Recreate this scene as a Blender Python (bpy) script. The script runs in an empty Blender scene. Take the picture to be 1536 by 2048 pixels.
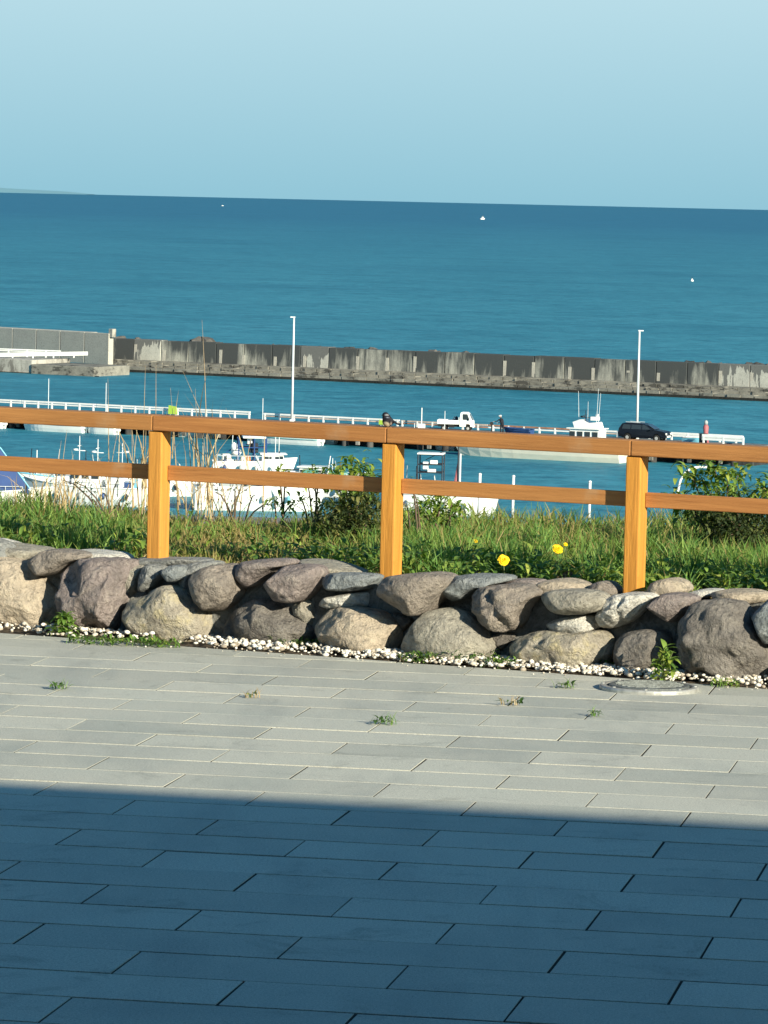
import bpy, bmesh, math, random
import numpy as np
from mathutils import Vector, Matrix, noise
random.seed(7); RNG = np.random.default_rng(7)
scene = bpy.context.scene
C = scene.collection
PI = math.pi

# ------------------------------------------------------------------ camera
FPX = 8450.0; EYE = 1.7
ROLL = math.atan(.0228)
PITCH = math.atan((1024-402.5+5)*math.cos(ROLL)/FPX)
Fv = Vector((0, math.cos(PITCH), -math.sin(PITCH)))
Rv0 = Vector((1, 0, 0)); Uv0 = Vector((0, math.sin(PITCH), math.cos(PITCH)))
Rv = Rv0*math.cos(ROLL)+Uv0*math.sin(ROLL)
Uv = Uv0*math.cos(ROLL)-Rv0*math.sin(ROLL)
cam = bpy.data.cameras.new('camera'); cam_o = bpy.data.objects.new('camera', cam); C.objects.link(cam_o)
cam.sensor_fit = 'HORIZONTAL'; cam.sensor_width = 36; cam.lens = FPX/1536*36
cam.clip_start = .1; cam.clip_end = 120000
m3 = Matrix((Rv, Uv, -Fv)).transposed()
cam_o.matrix_world = Matrix.Translation((0, 0, EYE)) @ m3.to_4x4()
scene.camera = cam_o

# ------------------------------------------------------------------ light
SUN_EL = math.radians(20); SUN_AZ = math.radians(38)      # azimuth measured from straight behind the camera towards the right
sdir = Vector((math.sin(SUN_AZ)*math.cos(SUN_EL), -math.cos(SUN_AZ)*math.cos(SUN_EL), math.sin(SUN_EL)))
sun = bpy.data.lights.new('sun', 'SUN'); sun_o = bpy.data.objects.new('sun', sun); C.objects.link(sun_o)
sun.energy = 5.0; sun.angle = math.radians(.5); sun.color = (1.0, .91, .72)
sun_o.rotation_euler = (-sdir).to_track_quat('-Z', 'Y').to_euler()
world = bpy.data.worlds.new('World'); scene.world = world; world.use_nodes = True
wt = world.node_tree; wt.nodes.clear()
sky = wt.nodes.new('ShaderNodeTexSky'); sky.sky_type = 'NISHITA'; sky.sun_disc = False
sky.sun_elevation = SUN_EL; sky.sun_rotation = math.radians(180)-SUN_AZ
sky.altitude = 0; sky.air_density = 1.0; sky.dust_density = .6; sky.ozone_density = 2.0
tint = wt.nodes.new('ShaderNodeMix'); tint.data_type = 'RGBA'; tint.blend_type = 'MULTIPLY'
tint.inputs[0].default_value = 1.0; tint.inputs[7].default_value = (.38, .94, 1.15, 1)
bg = wt.nodes.new('ShaderNodeBackground'); bg.inputs['Strength'].default_value = .068
wo = wt.nodes.new('ShaderNodeOutputWorld')
wt.links.new(sky.outputs[0], tint.inputs[6])
# sea air low over the horizon: one smooth gradient all round, handing over to the clear sky above it
wtc = wt.nodes.new('ShaderNodeTexCoord'); wsep = wt.nodes.new('ShaderNodeSeparateXYZ'); wt.links.new(wtc.outputs['Generated'], wsep.inputs[0])
wr = wt.nodes.new('ShaderNodeValToRGB'); wr.color_ramp.elements[0].position = 0; wr.color_ramp.elements[0].color = (.163, .315, .382, 1)
wr.color_ramp.elements[1].position = .055; wr.color_ramp.elements[1].color = (.282, .412, .458, 1); wt.links.new(wsep.outputs['Z'], wr.inputs[0])
wsc = wt.nodes.new('ShaderNodeVectorMath'); wsc.operation = 'SCALE'; wsc.inputs['Scale'].default_value = 1/.068; wt.links.new(wr.outputs[0], wsc.inputs[0])
wf = wt.nodes.new('ShaderNodeMapRange'); wf.interpolation_type = 'SMOOTHSTEP'; wf.inputs[1].default_value = .05; wf.inputs[2].default_value = .35; wt.links.new(wsep.outputs['Z'], wf.inputs[0])
wmx = wt.nodes.new('ShaderNodeMix'); wmx.data_type = 'RGBA'; wt.links.new(wf.outputs[0], wmx.inputs[0]); wt.links.new(wsc.outputs[0], wmx.inputs[6]); wt.links.new(tint.outputs[2], wmx.inputs[7])
wt.links.new(wmx.outputs[2], bg.inputs['Color']); wt.links.new(bg.outputs[0], wo.inputs[0])
scene.view_settings.view_transform = 'Standard'; scene.view_settings.look = 'None'
scene.view_settings.gamma = 1; scene.view_settings.exposure = 0.85
scene.view_settings.use_curve_mapping = False
scene.render.engine = 'CYCLES'
scene.cycles.max_bounces = 5; scene.cycles.diffuse_bounces = 3; scene.cycles.glossy_bounces = 2

# ------------------------------------------------------------------ measuring the place
def ray(px, py): return Fv*FPX+Rv*(px-768)+Uv*(1024-py)
def G(px, py, z=0.0):
    v = ray(px, py); return v*((z-EYE)/v.z)+Vector((0, 0, EYE))
def AtY(px, py, Y):
    v = ray(px, py); return v*(Y/v.y)+Vector((0, 0, EYE))
def OnPlane(px, py, p, n):
    v = ray(px, py); o = Vector((0, 0, EYE)); return o+v*((p-o).dot(n)/v.dot(n))

# ------------------------------------------------------------------ object helpers
def tag(o, label=None, cat=None, group=None, kind=None):
    if label: o['label'] = label
    if cat: o['category'] = cat
    if group: o['group'] = group
    if kind: o['kind'] = kind
    return o
def empty(name, loc, rz=0.0, label=None, cat=None, group=None, kind=None):
    o = bpy.data.objects.new(name, None); C.objects.link(o); o.location = loc; o.rotation_euler = (0, 0, rz)
    o.empty_display_size = .1
    return tag(o, label, cat, group, kind)
def mesh_data(name, vs, fs, mat=None, smooth=False):
    me = bpy.data.meshes.new(name); me.from_pydata([tuple(v) for v in vs], [], fs)
    if mat: me.materials.append(mat)
    if smooth: me.polygons.foreach_set('use_smooth', [True]*len(me.polygons))
    me.update(); return me
def link(name, me, parent=None, loc=None):
    o = bpy.data.objects.new(name, me); C.objects.link(o)
    if parent: o.parent = parent
    if loc is not None: o.location = loc
    return o
def copy_tree(o, parent=None):
    c = o.copy(); C.objects.link(c)
    if parent: c.parent = parent
    for ch in [x for x in bpy.data.objects if x.parent == o]: copy_tree(ch, c)
    return c

class MB:
    def __init__(s): s.v = []; s.f = []; s.mi = []; s.cur = 0
    def add(s, vs, fs):
        b = len(s.v); s.v += [Vector(v) for v in vs]; s.f += [tuple(b+i for i in f) for f in fs]; s.mi += [s.cur]*len(fs); return s
    def box(s, c, size, rot=0.0, M=None):
        hx, hy, hz = size[0]/2, size[1]/2, size[2]/2
        vs = [Vector((x*hx, y*hy, z*hz)) for x in (-1, 1) for y in (-1, 1) for z in (-1, 1)]
        R = M if M is not None else Matrix.Rotation(rot, 3, 'Z')
        vs = [R@v+Vector(c) for v in vs]
        return s.add(vs, [(0, 1, 3, 2), (4, 6, 7, 5), (0, 4, 5, 1), (2, 3, 7, 6), (0, 2, 6, 4), (1, 5, 7, 3)])
    def beam(s, a, b, w, h, up=Vector((0, 0, 1))):
        a = Vector(a); b = Vector(b); d = (b-a); L = d.length; d.normalize()
        side = d.cross(up).normalized(); u2 = side.cross(d).normalized()
        M = Matrix((d, side, u2)).transposed()
        return s.box((a+b)/2, (L, w, h), M=M)
    def tube(s, pts, r, n=8, r1=None):
        pts = [Vector(p) for p in pts]; N = len(pts); vs = []; fs = []
        rs = r if isinstance(r, (list, tuple)) else [r+((r1 if r1 is not None else r)-r)*i/max(1, N-1) for i in range(N)]
        d0 = (pts[1]-pts[0]).normalized(); ref = Vector((0, 0, 1)) if abs(d0.z) < .9 else Vector((1, 0, 0))
        for i, p in enumerate(pts):
            d = (pts[min(i+1, N-1)]-pts[max(i-1, 0)]).normalized()
            a = d.cross(ref).normalized(); b = a.cross(d)
            for k in range(n):
                t = 2*PI*k/n; vs.append(p+a*(math.cos(t)*rs[i])+b*(math.sin(t)*rs[i]))
        for i in range(N-1):
            for k in range(n): fs.append((i*n+k, i*n+(k+1) % n, (i+1)*n+(k+1) % n, (i+1)*n+k))
        fs.append(tuple(range(n-1, -1, -1))); fs.append(tuple((N-1)*n+k for k in range(n)))
        return s.add(vs, fs)
    def prism(s, prof, y0, y1, inset=None):
        # prof = [(x,z)...] extruded along y; inset = dict z->narrowing not used
        n = len(prof); f = inset or (lambda x, z: 0)
        vs = [(x, y0+f(x, z), z) for x, z in prof]+[(x, y1-f(x, z), z) for x, z in prof]
        fs = [tuple(range(n)), tuple(range(2*n-1, n-1, -1))]+[(i, (i+1) % n, n+(i+1) % n, n+i)[::-1] for i in range(n)]
        return s.add(vs, fs)
    def lathe(s, prof, c, axis='Z', n=16):
        vs = []; fs = []; N = len(prof); c = Vector(c)
        for r, h in prof:
            for k in range(n):
                t = 2*PI*k/n; x, y = r*math.cos(t), r*math.sin(t)
                vs.append(c+(Vector((x, y, h)) if axis == 'Z' else Vector((x, h, y))))
        for i in range(N-1):
            for k in range(n): fs.append((i*n+k, i*n+(k+1) % n, (i+1)*n+(k+1) % n, (i+1)*n+k))
        fs.append(tuple(range(n-1, -1, -1))); fs.append(tuple((N-1)*n+k for k in range(n)))
        return s.add(vs, fs)
    def sphere(s, c, r, sc=(1, 1, 1), nu=10, nv=7, rot=None):
        vs = []; fs = []; c = Vector(c); R = rot or Matrix.Identity(3)
        for i in range(nv+1):
            ph = PI*i/nv
            for k in range(nu):
                t = 2*PI*k/nu
                vs.append(c+R@Vector((r*sc[0]*math.sin(ph)*math.cos(t), r*sc[1]*math.sin(ph)*math.sin(t), r*sc[2]*math.cos(ph))))
        for i in range(nv):
            for k in range(nu): fs.append((i*nu+k, (i+1)*nu+k, (i+1)*nu+(k+1) % nu, i*nu+(k+1) % nu))
        return s.add(vs, fs)
    def build(s, name, mat, parent=None, smooth=False, bevel=0, loc=None, fix=True):
        me = bpy.data.meshes.new(name); me.from_pydata([tuple(v) for v in s.v], [], s.f)
        mats = mat if isinstance(mat, (list, tuple)) else [mat]
        for m in mats: me.materials.append(m)
        if len(mats) > 1: me.polygons.foreach_set('material_index', s.mi)
        if fix:
            bm = bmesh.new(); bm.from_mesh(me); bmesh.ops.remove_doubles(bm, verts=bm.verts, dist=1e-5)
            bmesh.ops.recalc_face_normals(bm, faces=bm.faces); bm.to_mesh(me); bm.free()
        if smooth: me.polygons.foreach_set('use_smooth', [True]*len(me.polygons))
        me.update(); o = link(name, me, parent, loc)
        if bevel:
            b = o.modifiers.new('bevel', 'BEVEL'); b.width = bevel; b.segments = 2; b.limit_method = 'ANGLE'; b.angle_limit = .6
        return o

# ------------------------------------------------------------------ materials
def nn(t, typ, **kw):
    n = t.nodes.new(typ)
    for k, v in kw.items(): setattr(n, k, v)
    return n
def mixc(t, fac, a, b, mode='MIX'):
    m = nn(t, 'ShaderNodeMix', data_type='RGBA', blend_type=mode)
    for s, v in ((0, fac), (6, a), (7, b)):
        if isinstance(v, (int, float, tuple)): m.inputs[s].default_value = v if not isinstance(v, tuple) else (*v[:3], 1)
        else: t.links.new(v, m.inputs[s])
    return m.outputs[2]
def ramp(t, src, stops):
    r = nn(t, 'ShaderNodeValToRGB'); el = r.color_ramp.elements
    while len(el) > 2: el.remove(el[-1])
    while len(el) < len(stops): el.new(.5)
    for e, (p, c) in zip(el, stops):
        e.position = p; e.color = (c, c, c, 1) if isinstance(c, (int, float)) else (*c, 1)
    t.links.new(src, r.inputs[0]); return r.outputs[0]
def noi(t, scale, detail=4, rough=.55, vec=None, sc=None, dist=0):
    n = nn(t, 'ShaderNodeTexNoise'); n.inputs['Scale'].default_value = scale; n.inputs['Detail'].default_value = detail
    n.inputs['Roughness'].default_value = rough; n.inputs['Distortion'].default_value = dist
    if vec is None: vec = nn(t, 'ShaderNodeTexCoord').outputs['Object']
    if sc:
        mp = nn(t, 'ShaderNodeMapping'); mp.inputs['Scale'].default_value = sc; t.links.new(vec, mp.inputs[0]); vec = mp.outputs[0]
    t.links.new(vec, n.inputs['Vector']); return n.outputs[0]
def newmat(name, rough=.7, spec=.3):
    m = bpy.data.materials.new(name); m.use_nodes = True; t = m.node_tree; b = t.nodes['Principled BSDF']
    b.inputs['Roughness'].default_value = rough; b.inputs['Specular IOR Level'].default_value = spec
    return m, t, b
def bump(t, b, h, strength=.5, dist=.01):
    n = nn(t, 'ShaderNodeBump'); n.inputs['Strength'].default_value = strength; n.inputs['Distance'].default_value = dist
    t.links.new(h, n.inputs['Height']); t.links.new(n.outputs[0], b.inputs['Normal']); return n
def paint(name, col, rough=.5, var=.25, scale=3, spec=.3, metal=0, bmp=0):
    m, t, b = newmat(name, rough, spec)
    n = noi(t, scale, 5, .6)
    f = ramp(t, n, [(.35, 0), (.7, 1)])
    c = mixc(t, f, col, tuple(x*(1-var) for x in col))
    t.links.new(c, b.inputs['Base Color']); b.inputs['Metallic'].default_value = metal
    if bmp: bump(t, b, noi(t, scale*8, 4), bmp, .01)
    return m

def stone_mat(name, c1, c2, patch=(.42, .40, .34), patchamt=.25, spots=True):
    m, t, b = newmat(name, .82, .25)
    vec = nn(t, 'ShaderNodeTexCoord').outputs['Object']
    big = noi(t, 7, 6, .65, vec, dist=.4); fine = noi(t, 60, 6, .7, vec); mid = noi(t, 22, 5, .6, vec)
    gy = lambda q, k: tuple(k*(.80*v+.20*(sum(q)/3)) for v in q)
    c1 = gy(c1, 1.28); c2 = gy(c2, 1.2)
    c = mixc(t, ramp(t, big, [(.35, 0), (.62, 1)]), c1, c2)
    c = mixc(t, ramp(t, mid, [(.62-.15*patchamt*2, 0), (.78, patchamt*2)]), c, patch)
    c = mixc(t, ramp(t, fine, [(.32, .75), (.5, 0), (.7, 0)]), c, tuple(x*.35 for x in c1))
    pit = noi(t, 13, 7, .72, vec, dist=1.2); c = mixc(t, ramp(t, pit, [(.36, .85), (.45, 0)]), c, tuple(x*.36 for x in c1))  # shade of pits and crevices put into the stone colour
    c = mixc(t, ramp(t, pit, [(.58, 0), (.70, .45)]), c, tuple(min(1, x*1.5) for x in c1))
    if spots:
        v = nn(t, 'ShaderNodeTexVoronoi'); v.inputs['Scale'].default_value = 75; t.links.new(vec, v.inputs['Vector'])
        c = mixc(t, ramp(t, v.outputs['Distance'], [(.0, .35), (.16, 0)]), c, (.42, .40, .35))
    t.links.new(c, b.inputs['Base Color'])
    a = nn(t, 'ShaderNodeMath', operation='MULTIPLY_ADD'); t.links.new(mid, a.inputs[0]); a.inputs[1].default_value = 1.4; t.links.new(fine, a.inputs[2])
    a_ = a; vo = nn(t, 'ShaderNodeTexVoronoi'); vo.inputs['Scale'].default_value = 16; vo.feature = 'DISTANCE_TO_EDGE'; mpv = nn(t, 'ShaderNodeMix', data_type='RGBA'); mpv.inputs[0].default_value = .12; t.links.new(vec, mpv.inputs[6])
    nv = nn(t, 'ShaderNodeTexNoise'); nv.inputs['Scale'].default_value = 9; t.links.new(vec, nv.inputs['Vector']); t.links.new(nv.outputs['Color'], mpv.inputs[7]); t.links.new(mpv.outputs[2], vo.inputs['Vector'])
    fr = ramp(t, vo.outputs['Distance'], [(0, 0), (.16, 1)]); a = nn(t, 'ShaderNodeMath', operation='MULTIPLY_ADD'); t.links.new(fr, a.inputs[0]); a.inputs[1].default_value = .06; t.links.new(a_.outputs[0], a.inputs[2])
    bump(t, b, a.outputs[0], 1.0, .022)
    return m

M = {}
def wood(name, c1, c2, axis):
    m, t, b = newmat(name, .62, .22)
    vec = nn(t, 'ShaderNodeTexCoord').outputs['Object']
    sc = {'x': (1.2, 26, 26), 'z': (26, 26, 1.2)}[axis]
    g = noi(t, 2.2, 6, .65, vec, sc, .8); g2 = noi(t, 1.7, 3, .5, vec, tuple(x*.25 if x > 5 else x for x in sc))
    oi = nn(t, 'ShaderNodeObjectInfo').outputs['Random']
    c = mixc(t, ramp(t, g, [(.3, 0), (.7, 1)]), c1, c2)
    c = mixc(t, ramp(t, g2, [(.4, 0), (.75, .5)]), c, tuple(x*.62 for x in c1))
    cr = noi(t, 4.0, 7, .7, vec, sc, .5); c = mixc(t, ramp(t, cr, [(.27, .85), (.36, 0)]), c, tuple(x*.3 for x in c1))
    kn = nn(t, 'ShaderNodeTexVoronoi'); kn.inputs['Scale'].default_value = 6; t.links.new(vec, kn.inputs['Vector']); c = mixc(t, ramp(t, kn.outputs['Distance'], [(.05, .7), (.11, 0)]), c, tuple(x*.35 for x in c1))
    w = noi(t, 5, 4, .6, vec)
    c = mixc(t, ramp(t, w, [(.62, 0), (.8, .35)]), c, (.42, .33, .22))
    c = mixc(t, oi, c, mixc(t, .12, c, (.5, .3, .1)))
    t.links.new(c, b.inputs['Base Color']); bump(t, b, g, .7, .006)
    return m
M['rail_wood'] = wood('rail_wood', (.46, .205, .066), (.29, .115, .035), 'x')
M['post_wood'] = wood('post_wood', (.64, .295, .052), (.44, .18, .030), 'z')

# ------------------------------------------------------------------ pavement
PA = math.radians(10); pd = Vector((math.cos(PA), -math.sin(PA), 0)); pn = Vector((math.sin(PA), math.cos(PA), 0))
PW, PLn = .288, .611
def wall_line(x): return W0.y+(x-W0.x)*WS             # y of the wall foot at x
W0 = G(775, 1305); _a = G(307, 1270); _b = G(1265, 1340); WS = (_b.y-_a.y)/(_b.x-_a.x)
E0 = G(0, 1266); E1 = G(1536, 1378)
def edge_line(x): return E0.y+(x-E0.x)*(E1.y-E0.y)/(E1.x-E0.x)

def paver_material():
    m, t, b = newmat('paver_concrete', .78, .3)
    vec = nn(t, 'ShaderNodeTexCoord').outputs['Object']; oi = nn(t, 'ShaderNodeObjectInfo').outputs['Random']
    geo = nn(t, 'ShaderNodeNewGeometry').outputs['Position']
    c = mixc(t, oi, (.42, .435, .38), (.60, .60, .51))
    n = noi(t, 2.2, 6, .65, geo); c = mixc(t, ramp(t, n, [(.35, 0), (.7, .6)]), c, (.60, .575, .48))
    st = noi(t, 3.3, 7, .75, geo, dist=1.0); c = mixc(t, ramp(t, st, [(.56, 0), (.66, .4)]), c, (.22, .225, .19))
    n1 = noi(t, 1.1, 5, .6, geo, (3, .8, 1)); c = mixc(t, ramp(t, n1, [(.5, 0), (.75, .45)]), c, (.25, .27, .26))
    f = noi(t, 160, 5, .75, geo); c = mixc(t, ramp(t, f, [(.3, .55), (.55, 0)]), c, (.13, .14, .12))
    g2 = noi(t, 420, 3, .8, geo); c = mixc(t, ramp(t, g2, [(.36, .65), (.5, 0)]), c, (.12, .125, .11))
    c = mixc(t, ramp(t, f, [(.58, 0), (.76, .6)]), c, (.62, .61, .56))
    t.links.new(c, b.inputs['Base Color']); bump(t, b, f, .5, .003)
    return m
M['paver'] = paver_material()
M['joint'] = paint('joint_grit', (.014, .014, .012), .95, .4, 20)
M['soil'] = paint('dry_soil', (.10, .075, .05), .95, .5, 12, bmp=.8)

gm = MB()
gm.add([(-60, -30, -.0022), (60, -30, -.0022), (60, edge_line(60)+.0, -.0022), (-60, edge_line(-60), -.0022)], [(0, 1, 2, 3)])
base = gm.build('pavement', M['joint']); tag(base, kind='structure')
def paver_mesh(i):
    l, w, h = PLn-.0065, PW-.0115, .05
    rr = random.Random(i)
    bm = bmesh.new(); bmesh.ops.create_cube(bm, size=1)
    for v in bm.verts: v.co = Vector((v.co.x*l, v.co.y*w, v.co.z*h))
    te = [e for e in bm.edges if all(v.co.z > 0 for v in e.verts)]
    me = bpy.data.meshes.new('paver'); bm.to_mesh(me); bm.free(); me.materials.append(M['paver']); return me
PM = [paver_mesh(i) for i in range(3)]
def clip_poly(poly):      # clip a paver outline against the pebble edge
    out = []
    for i in range(len(poly)):
        a, b = poly[i-1], poly[i]
        da = edge_line(a.x)-a.y; db = edge_line(b.x)-b.y
        if da >= 0: out.append(a)
        if (da >= 0) != (db >= 0): out.append(a+(b-a)*(da/(da-db)))
    return out
stuffm = MB(); npav = 0
for r in range(-34, 30):
    nc = 9.605+.288*r
    for k in range(-34, 34):
        uc = -.915+.3055+(.3055 if r % 2 else 0)+.611*k+.006*r
        c = pd*uc+pn*nc
        if c.y > edge_line(c.x)+.5 or c.y < -2: continue
        if abs(c.x) > 14: continue
        near = abs(c.x) < 1.45 and c.y > 8.2
        cs = [c+pd*(sx*(PLn-.006)/2)+pn*(sy*(PW-.006)/2) for sx, sy in ((-1, -1), (1, -1), (1, 1), (-1, 1))]
        cut = any(p.y > edge_line(p.x) for p in cs)
        dz = random.uniform(-.0007, .0007)-.025
        if cut:
            pp = clip_poly(cs)
            if len(pp) < 3: continue
            n = len(pp); mb = MB() if near else stuffm
            o0 = c if near else Vector((0, 0, 0))
            mb.add([p-o0+Vector((0, 0, dz+.025)) for p in pp]+[p-o0+Vector((0, 0, dz-.03)) for p in pp],
                   [tuple(range(n))]+[(i, n+i, n+(i+1) % n, (i+1) % n) for i in range(n)])
            if near: mb.build('paver', M['paver'], base, loc=c)
            continue
        if near:
            o = link('paver', PM[(r+k) % 3], base, c+pd*random.uniform(-.0012, .0012)+pn*random.uniform(-.003, .003)+Vector((0, 0, dz)))
            o.rotation_euler = (max(-.003, min(.003, random.gauss(0, .0014))), max(-.0016, min(.0016, random.gauss(0, .0007))), -PA+random.gauss(0, .0025)); npav += 1
        else:
            stuffm.box(c+Vector((0, 0, dz)), (PLn-.006, PW-.006, .05), -PA)
tag(stuffm.build('paver_field', M['paver'], base, fix=False), kind='stuff')

# manhole cover
mc = G(1298, 1379); mh = empty('manhole_cover', (mc.x, mc.y, 0), .35, 'round grey metal drain cover set in the paving beside the pebbles', 'drain cover')
M['cover_metal'] = paint('cover_metal', (.20, .22, .21), .5, .45, 25, metal=.4, bmp=.3)
M['ring_metal'] = paint('ring_metal', (.50, .50, .46), .42, .4, 30, metal=.5)
q = MB(); q.lathe([(.0, .004), (.142, .004), (.142, .017), (.136, .019), (0, .019)], (0, 0, 0), n=40)
q.build('plate', M['cover_metal'], mh, bevel=.001)
q = MB(); q.lathe([(.150, -.01), (.176, -.01), (.176, .010), (.172, .0155), (.152, .0155), (.150, .010), (.150, -.01)], (0, 0, 0), n=40)
q.build('ring', M['ring_metal'], mh, bevel=.002)
for k in range(8):
    t = 2*PI*k/8+.3; q = MB(); q.lathe([(0, .0155), (.007, .0155), (.006, .019), (0, .02)], (.162*math.cos(t), .162*math.sin(t), 0), n=8); q.build('bolt', M['ring_metal'], mh)
q = MB()
for i in range(-4, 5):
    hw = math.sqrt(max(.0, .12**2-(i*.027)**2))
    q.beam((-hw, i*.027, .0195), (hw, i*.027, .0195), .008, .003)
q.build('ribbing', M['cover_metal'], mh)

# ------------------------------------------------------------------ stone wall
wa = Vector((1, WS, 0)).normalized(); wn = Vector((wa.y, -wa.x, 0))         # wn points to the camera
M['mortar'] = stone_mat('mortar', (.20, .20, .18), (.13, .13, .12), (.36, .36, .33), .4, False)
SM = {
 'tan': stone_mat('stone_tan', (0.455, 0.373, 0.262), (0.345, 0.283, 0.207), (0.607, 0.524, 0.386), .35),
 'grey': stone_mat('stone_grey', (0.276, 0.283, 0.262), (0.179, 0.186, 0.179), (0.469, 0.469, 0.428), .3),
 'blue': stone_mat('stone_bluegrey', (0.235, 0.262, 0.262), (0.159, 0.179, 0.186), (0.455, 0.469, 0.455), .3),
 'brown': stone_mat('stone_brown', (0.297, 0.248, 0.2), (0.193, 0.166, 0.138), (0.455, 0.4, 0.324), .3),
 'purple': stone_mat('stone_purple', (0.276, 0.221, 0.2), (0.179, 0.149, 0.138), (0.469, 0.414, 0.359), .35),
 'pale': stone_mat('stone_pale', (0.635, 0.607, 0.524), (0.442, 0.428, 0.373), (0.72, 0.72, 0.69), .4),
 'olive': stone_mat('stone_olive', (0.352, 0.324, 0.248), (0.262, 0.241, 0.193), (0.497, 0.469, 0.386), .3),
 'lich': stone_mat('stone_lichen', (0.414, 0.373, 0.276), (0.276, 0.241, 0.186), (0.58, 0.497, 0.262), .4),
 'dark': stone_mat('stone_dark', (0.207, 0.186, 0.159), (0.131, 0.117, 0.103), (0.359, 0.331, 0.276), .3),
}
def chaikin(P, n=2):
    for _ in range(n):
        Q = []
        for i in range(len(P)):
            a, b = P[i], P[(i+1) % len(P)]; Q += [a*.78+b*.22, a*.22+b*.78]
        P = Q
    return P
def resample(P, N):
    L = [0]
    for i in range(len(P)): L.append(L[-1]+(P[(i+1) % len(P)]-P[i]).length)
    out = []
    for k in range(N):
        d = L[-1]*k/N; i = max(j for j in range(len(P)) if L[j] <= d)
        f = (d-L[i])/max(1e-9, L[i+1]-L[i]); out.append(P[i].lerp(P[(i+1) % len(P)], f))
    return out
def boulder(poly, mat, off, thick, seed, parent, rough=1.0, boxy=.37, name='stone', dents=()):
    # outline measured on the wall's plane, given its own depth and a rounded, noisy body
    p0 = W0+wn*off; pts = []
    for (x, y) in poly:
        q = OnPlane(x, y, p0, wn); d = q-p0; pts.append(Vector((d.dot(wa), d.z)))
    P = resample(chaikin(pts), 60); K = 26
    cen = sum(P, Vector((0, 0)))/len(P)
    cw = p0+wa*cen.x+Vector((0, 0, cen.y))
    size = sum((p-cen).length for p in P)/len(P)
    rn = random.Random(seed); so = Vector((seed*3.17, seed*1.31, seed*.77))
    tiltx = rn.uniform(-.25, .25); tiltz = rn.uniform(-.05, .35)
    vs = []; fs = []
    for k in range(1, K):
        ph = PI*k/K; sc = math.sin(ph)**boxy; dp = math.cos(ph); dp = math.copysign(abs(dp)**.8, dp)
        for p in P:
            e = (p-cen)*sc*.962
            depth = dp*thick*(1+tiltx*e.x/size*.6-tiltz*e.y/size*.6)
            vs.append(Vector((e.x, -depth, e.y)))      # local frame: x along wall, -y out to camera, z up
    N = len(P); top = len(vs); vs.append(Vector((0, -thick, 0))); vs.append(Vector((0, thick, 0)))
    for k in range(K-2):
        for i in range(N): fs.append((k*N+i, (k+1)*N+i, (k+1)*N+(i+1) % N, k*N+(i+1) % N))
    for i in range(N): fs.append((top, i, (i+1) % N)); fs.append((top+1, (K-2)*N+(i+1) % N, (K-2)*N+i))
    dl = []
    for (x0, y0, x1, y1, rr, dp_) in dents:
        a = OnPlane(x0, y0, p0, wn)-cw; b = OnPlane(x1, y1, p0, wn)-cw
        dl.append((Vector((a.dot(wa), a.z)), Vector((b.dot(wa), b.z)), rr, dp_))
    planes = []
    for k in range(15):
        n_ = Vector((rn.uniform(-1, 1), -rn.uniform(.15, 1.1), rn.uniform(-1, 1))).normalized()
        sup = max(v.dot(n_) for v in vs); planes.append((n_, sup*rn.uniform(.72, .95)))
    for i, v in enumerate(vs):
        for n_, dd in planes:
            e = v.dot(n_)-dd
            if e > 0: v = v-n_*(e*.92*min(1.0, rough+.2))
        for a, b, rr, dp_ in dl:
            if v.y < .02:
                p2 = Vector((v.x, v.z)); t_ = max(0, min(1, (p2-a).dot(b-a)/(b-a).length_squared)); q_ = (p2-a.lerp(b, t_)).length/rr
                v = v+Vector((0, dp_*math.exp(-q_*q_), 0))
        vs[i] = v
        d = v.normalized() if v.length > 0 else Vector((0, -1, 0))
        s1 = noise.noise((v*(1.1/size)+so)); s2 = noise.noise((v*(2.8/size)+so*2)); s3 = noise.noise(v*(7/size)+so)
        cell = noise.voronoi(v*(1.7/size)+so)[0]; fc = cell[1]-cell[0]
        fr = 1.0 if v.y < 0 else .5
        edge = 1-abs(v.y)/thick
        amp = (.55 if edge > .75 else 1.0)
        vs[i] = v+d*size*rough*amp*fr*(.07*s1+.06*s2+.05*s3+.09*(min(fc, .35)-.2))
    me = mesh_data(name, vs, fs, mat, True)
    bm = bmesh.new(); bm.from_mesh(me); bmesh.ops.recalc_face_normals(bm, faces=bm.faces); bm.to_mesh(me); bm.free()
    me.polygons.foreach_set('use_smooth', [True]*len(me.polygons))
    o = link(name, me, parent, cw-parent.location if parent else cw)
    o.rotation_euler = (0, 0, math.atan2(wa.y, wa.x))
    return o
wall = empty('stone_wall', (W0.x, W0.y, 0), 0, 'low wall of rounded grey and brown boulders set in mortar beneath the timber fence', 'stone wall')
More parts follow.
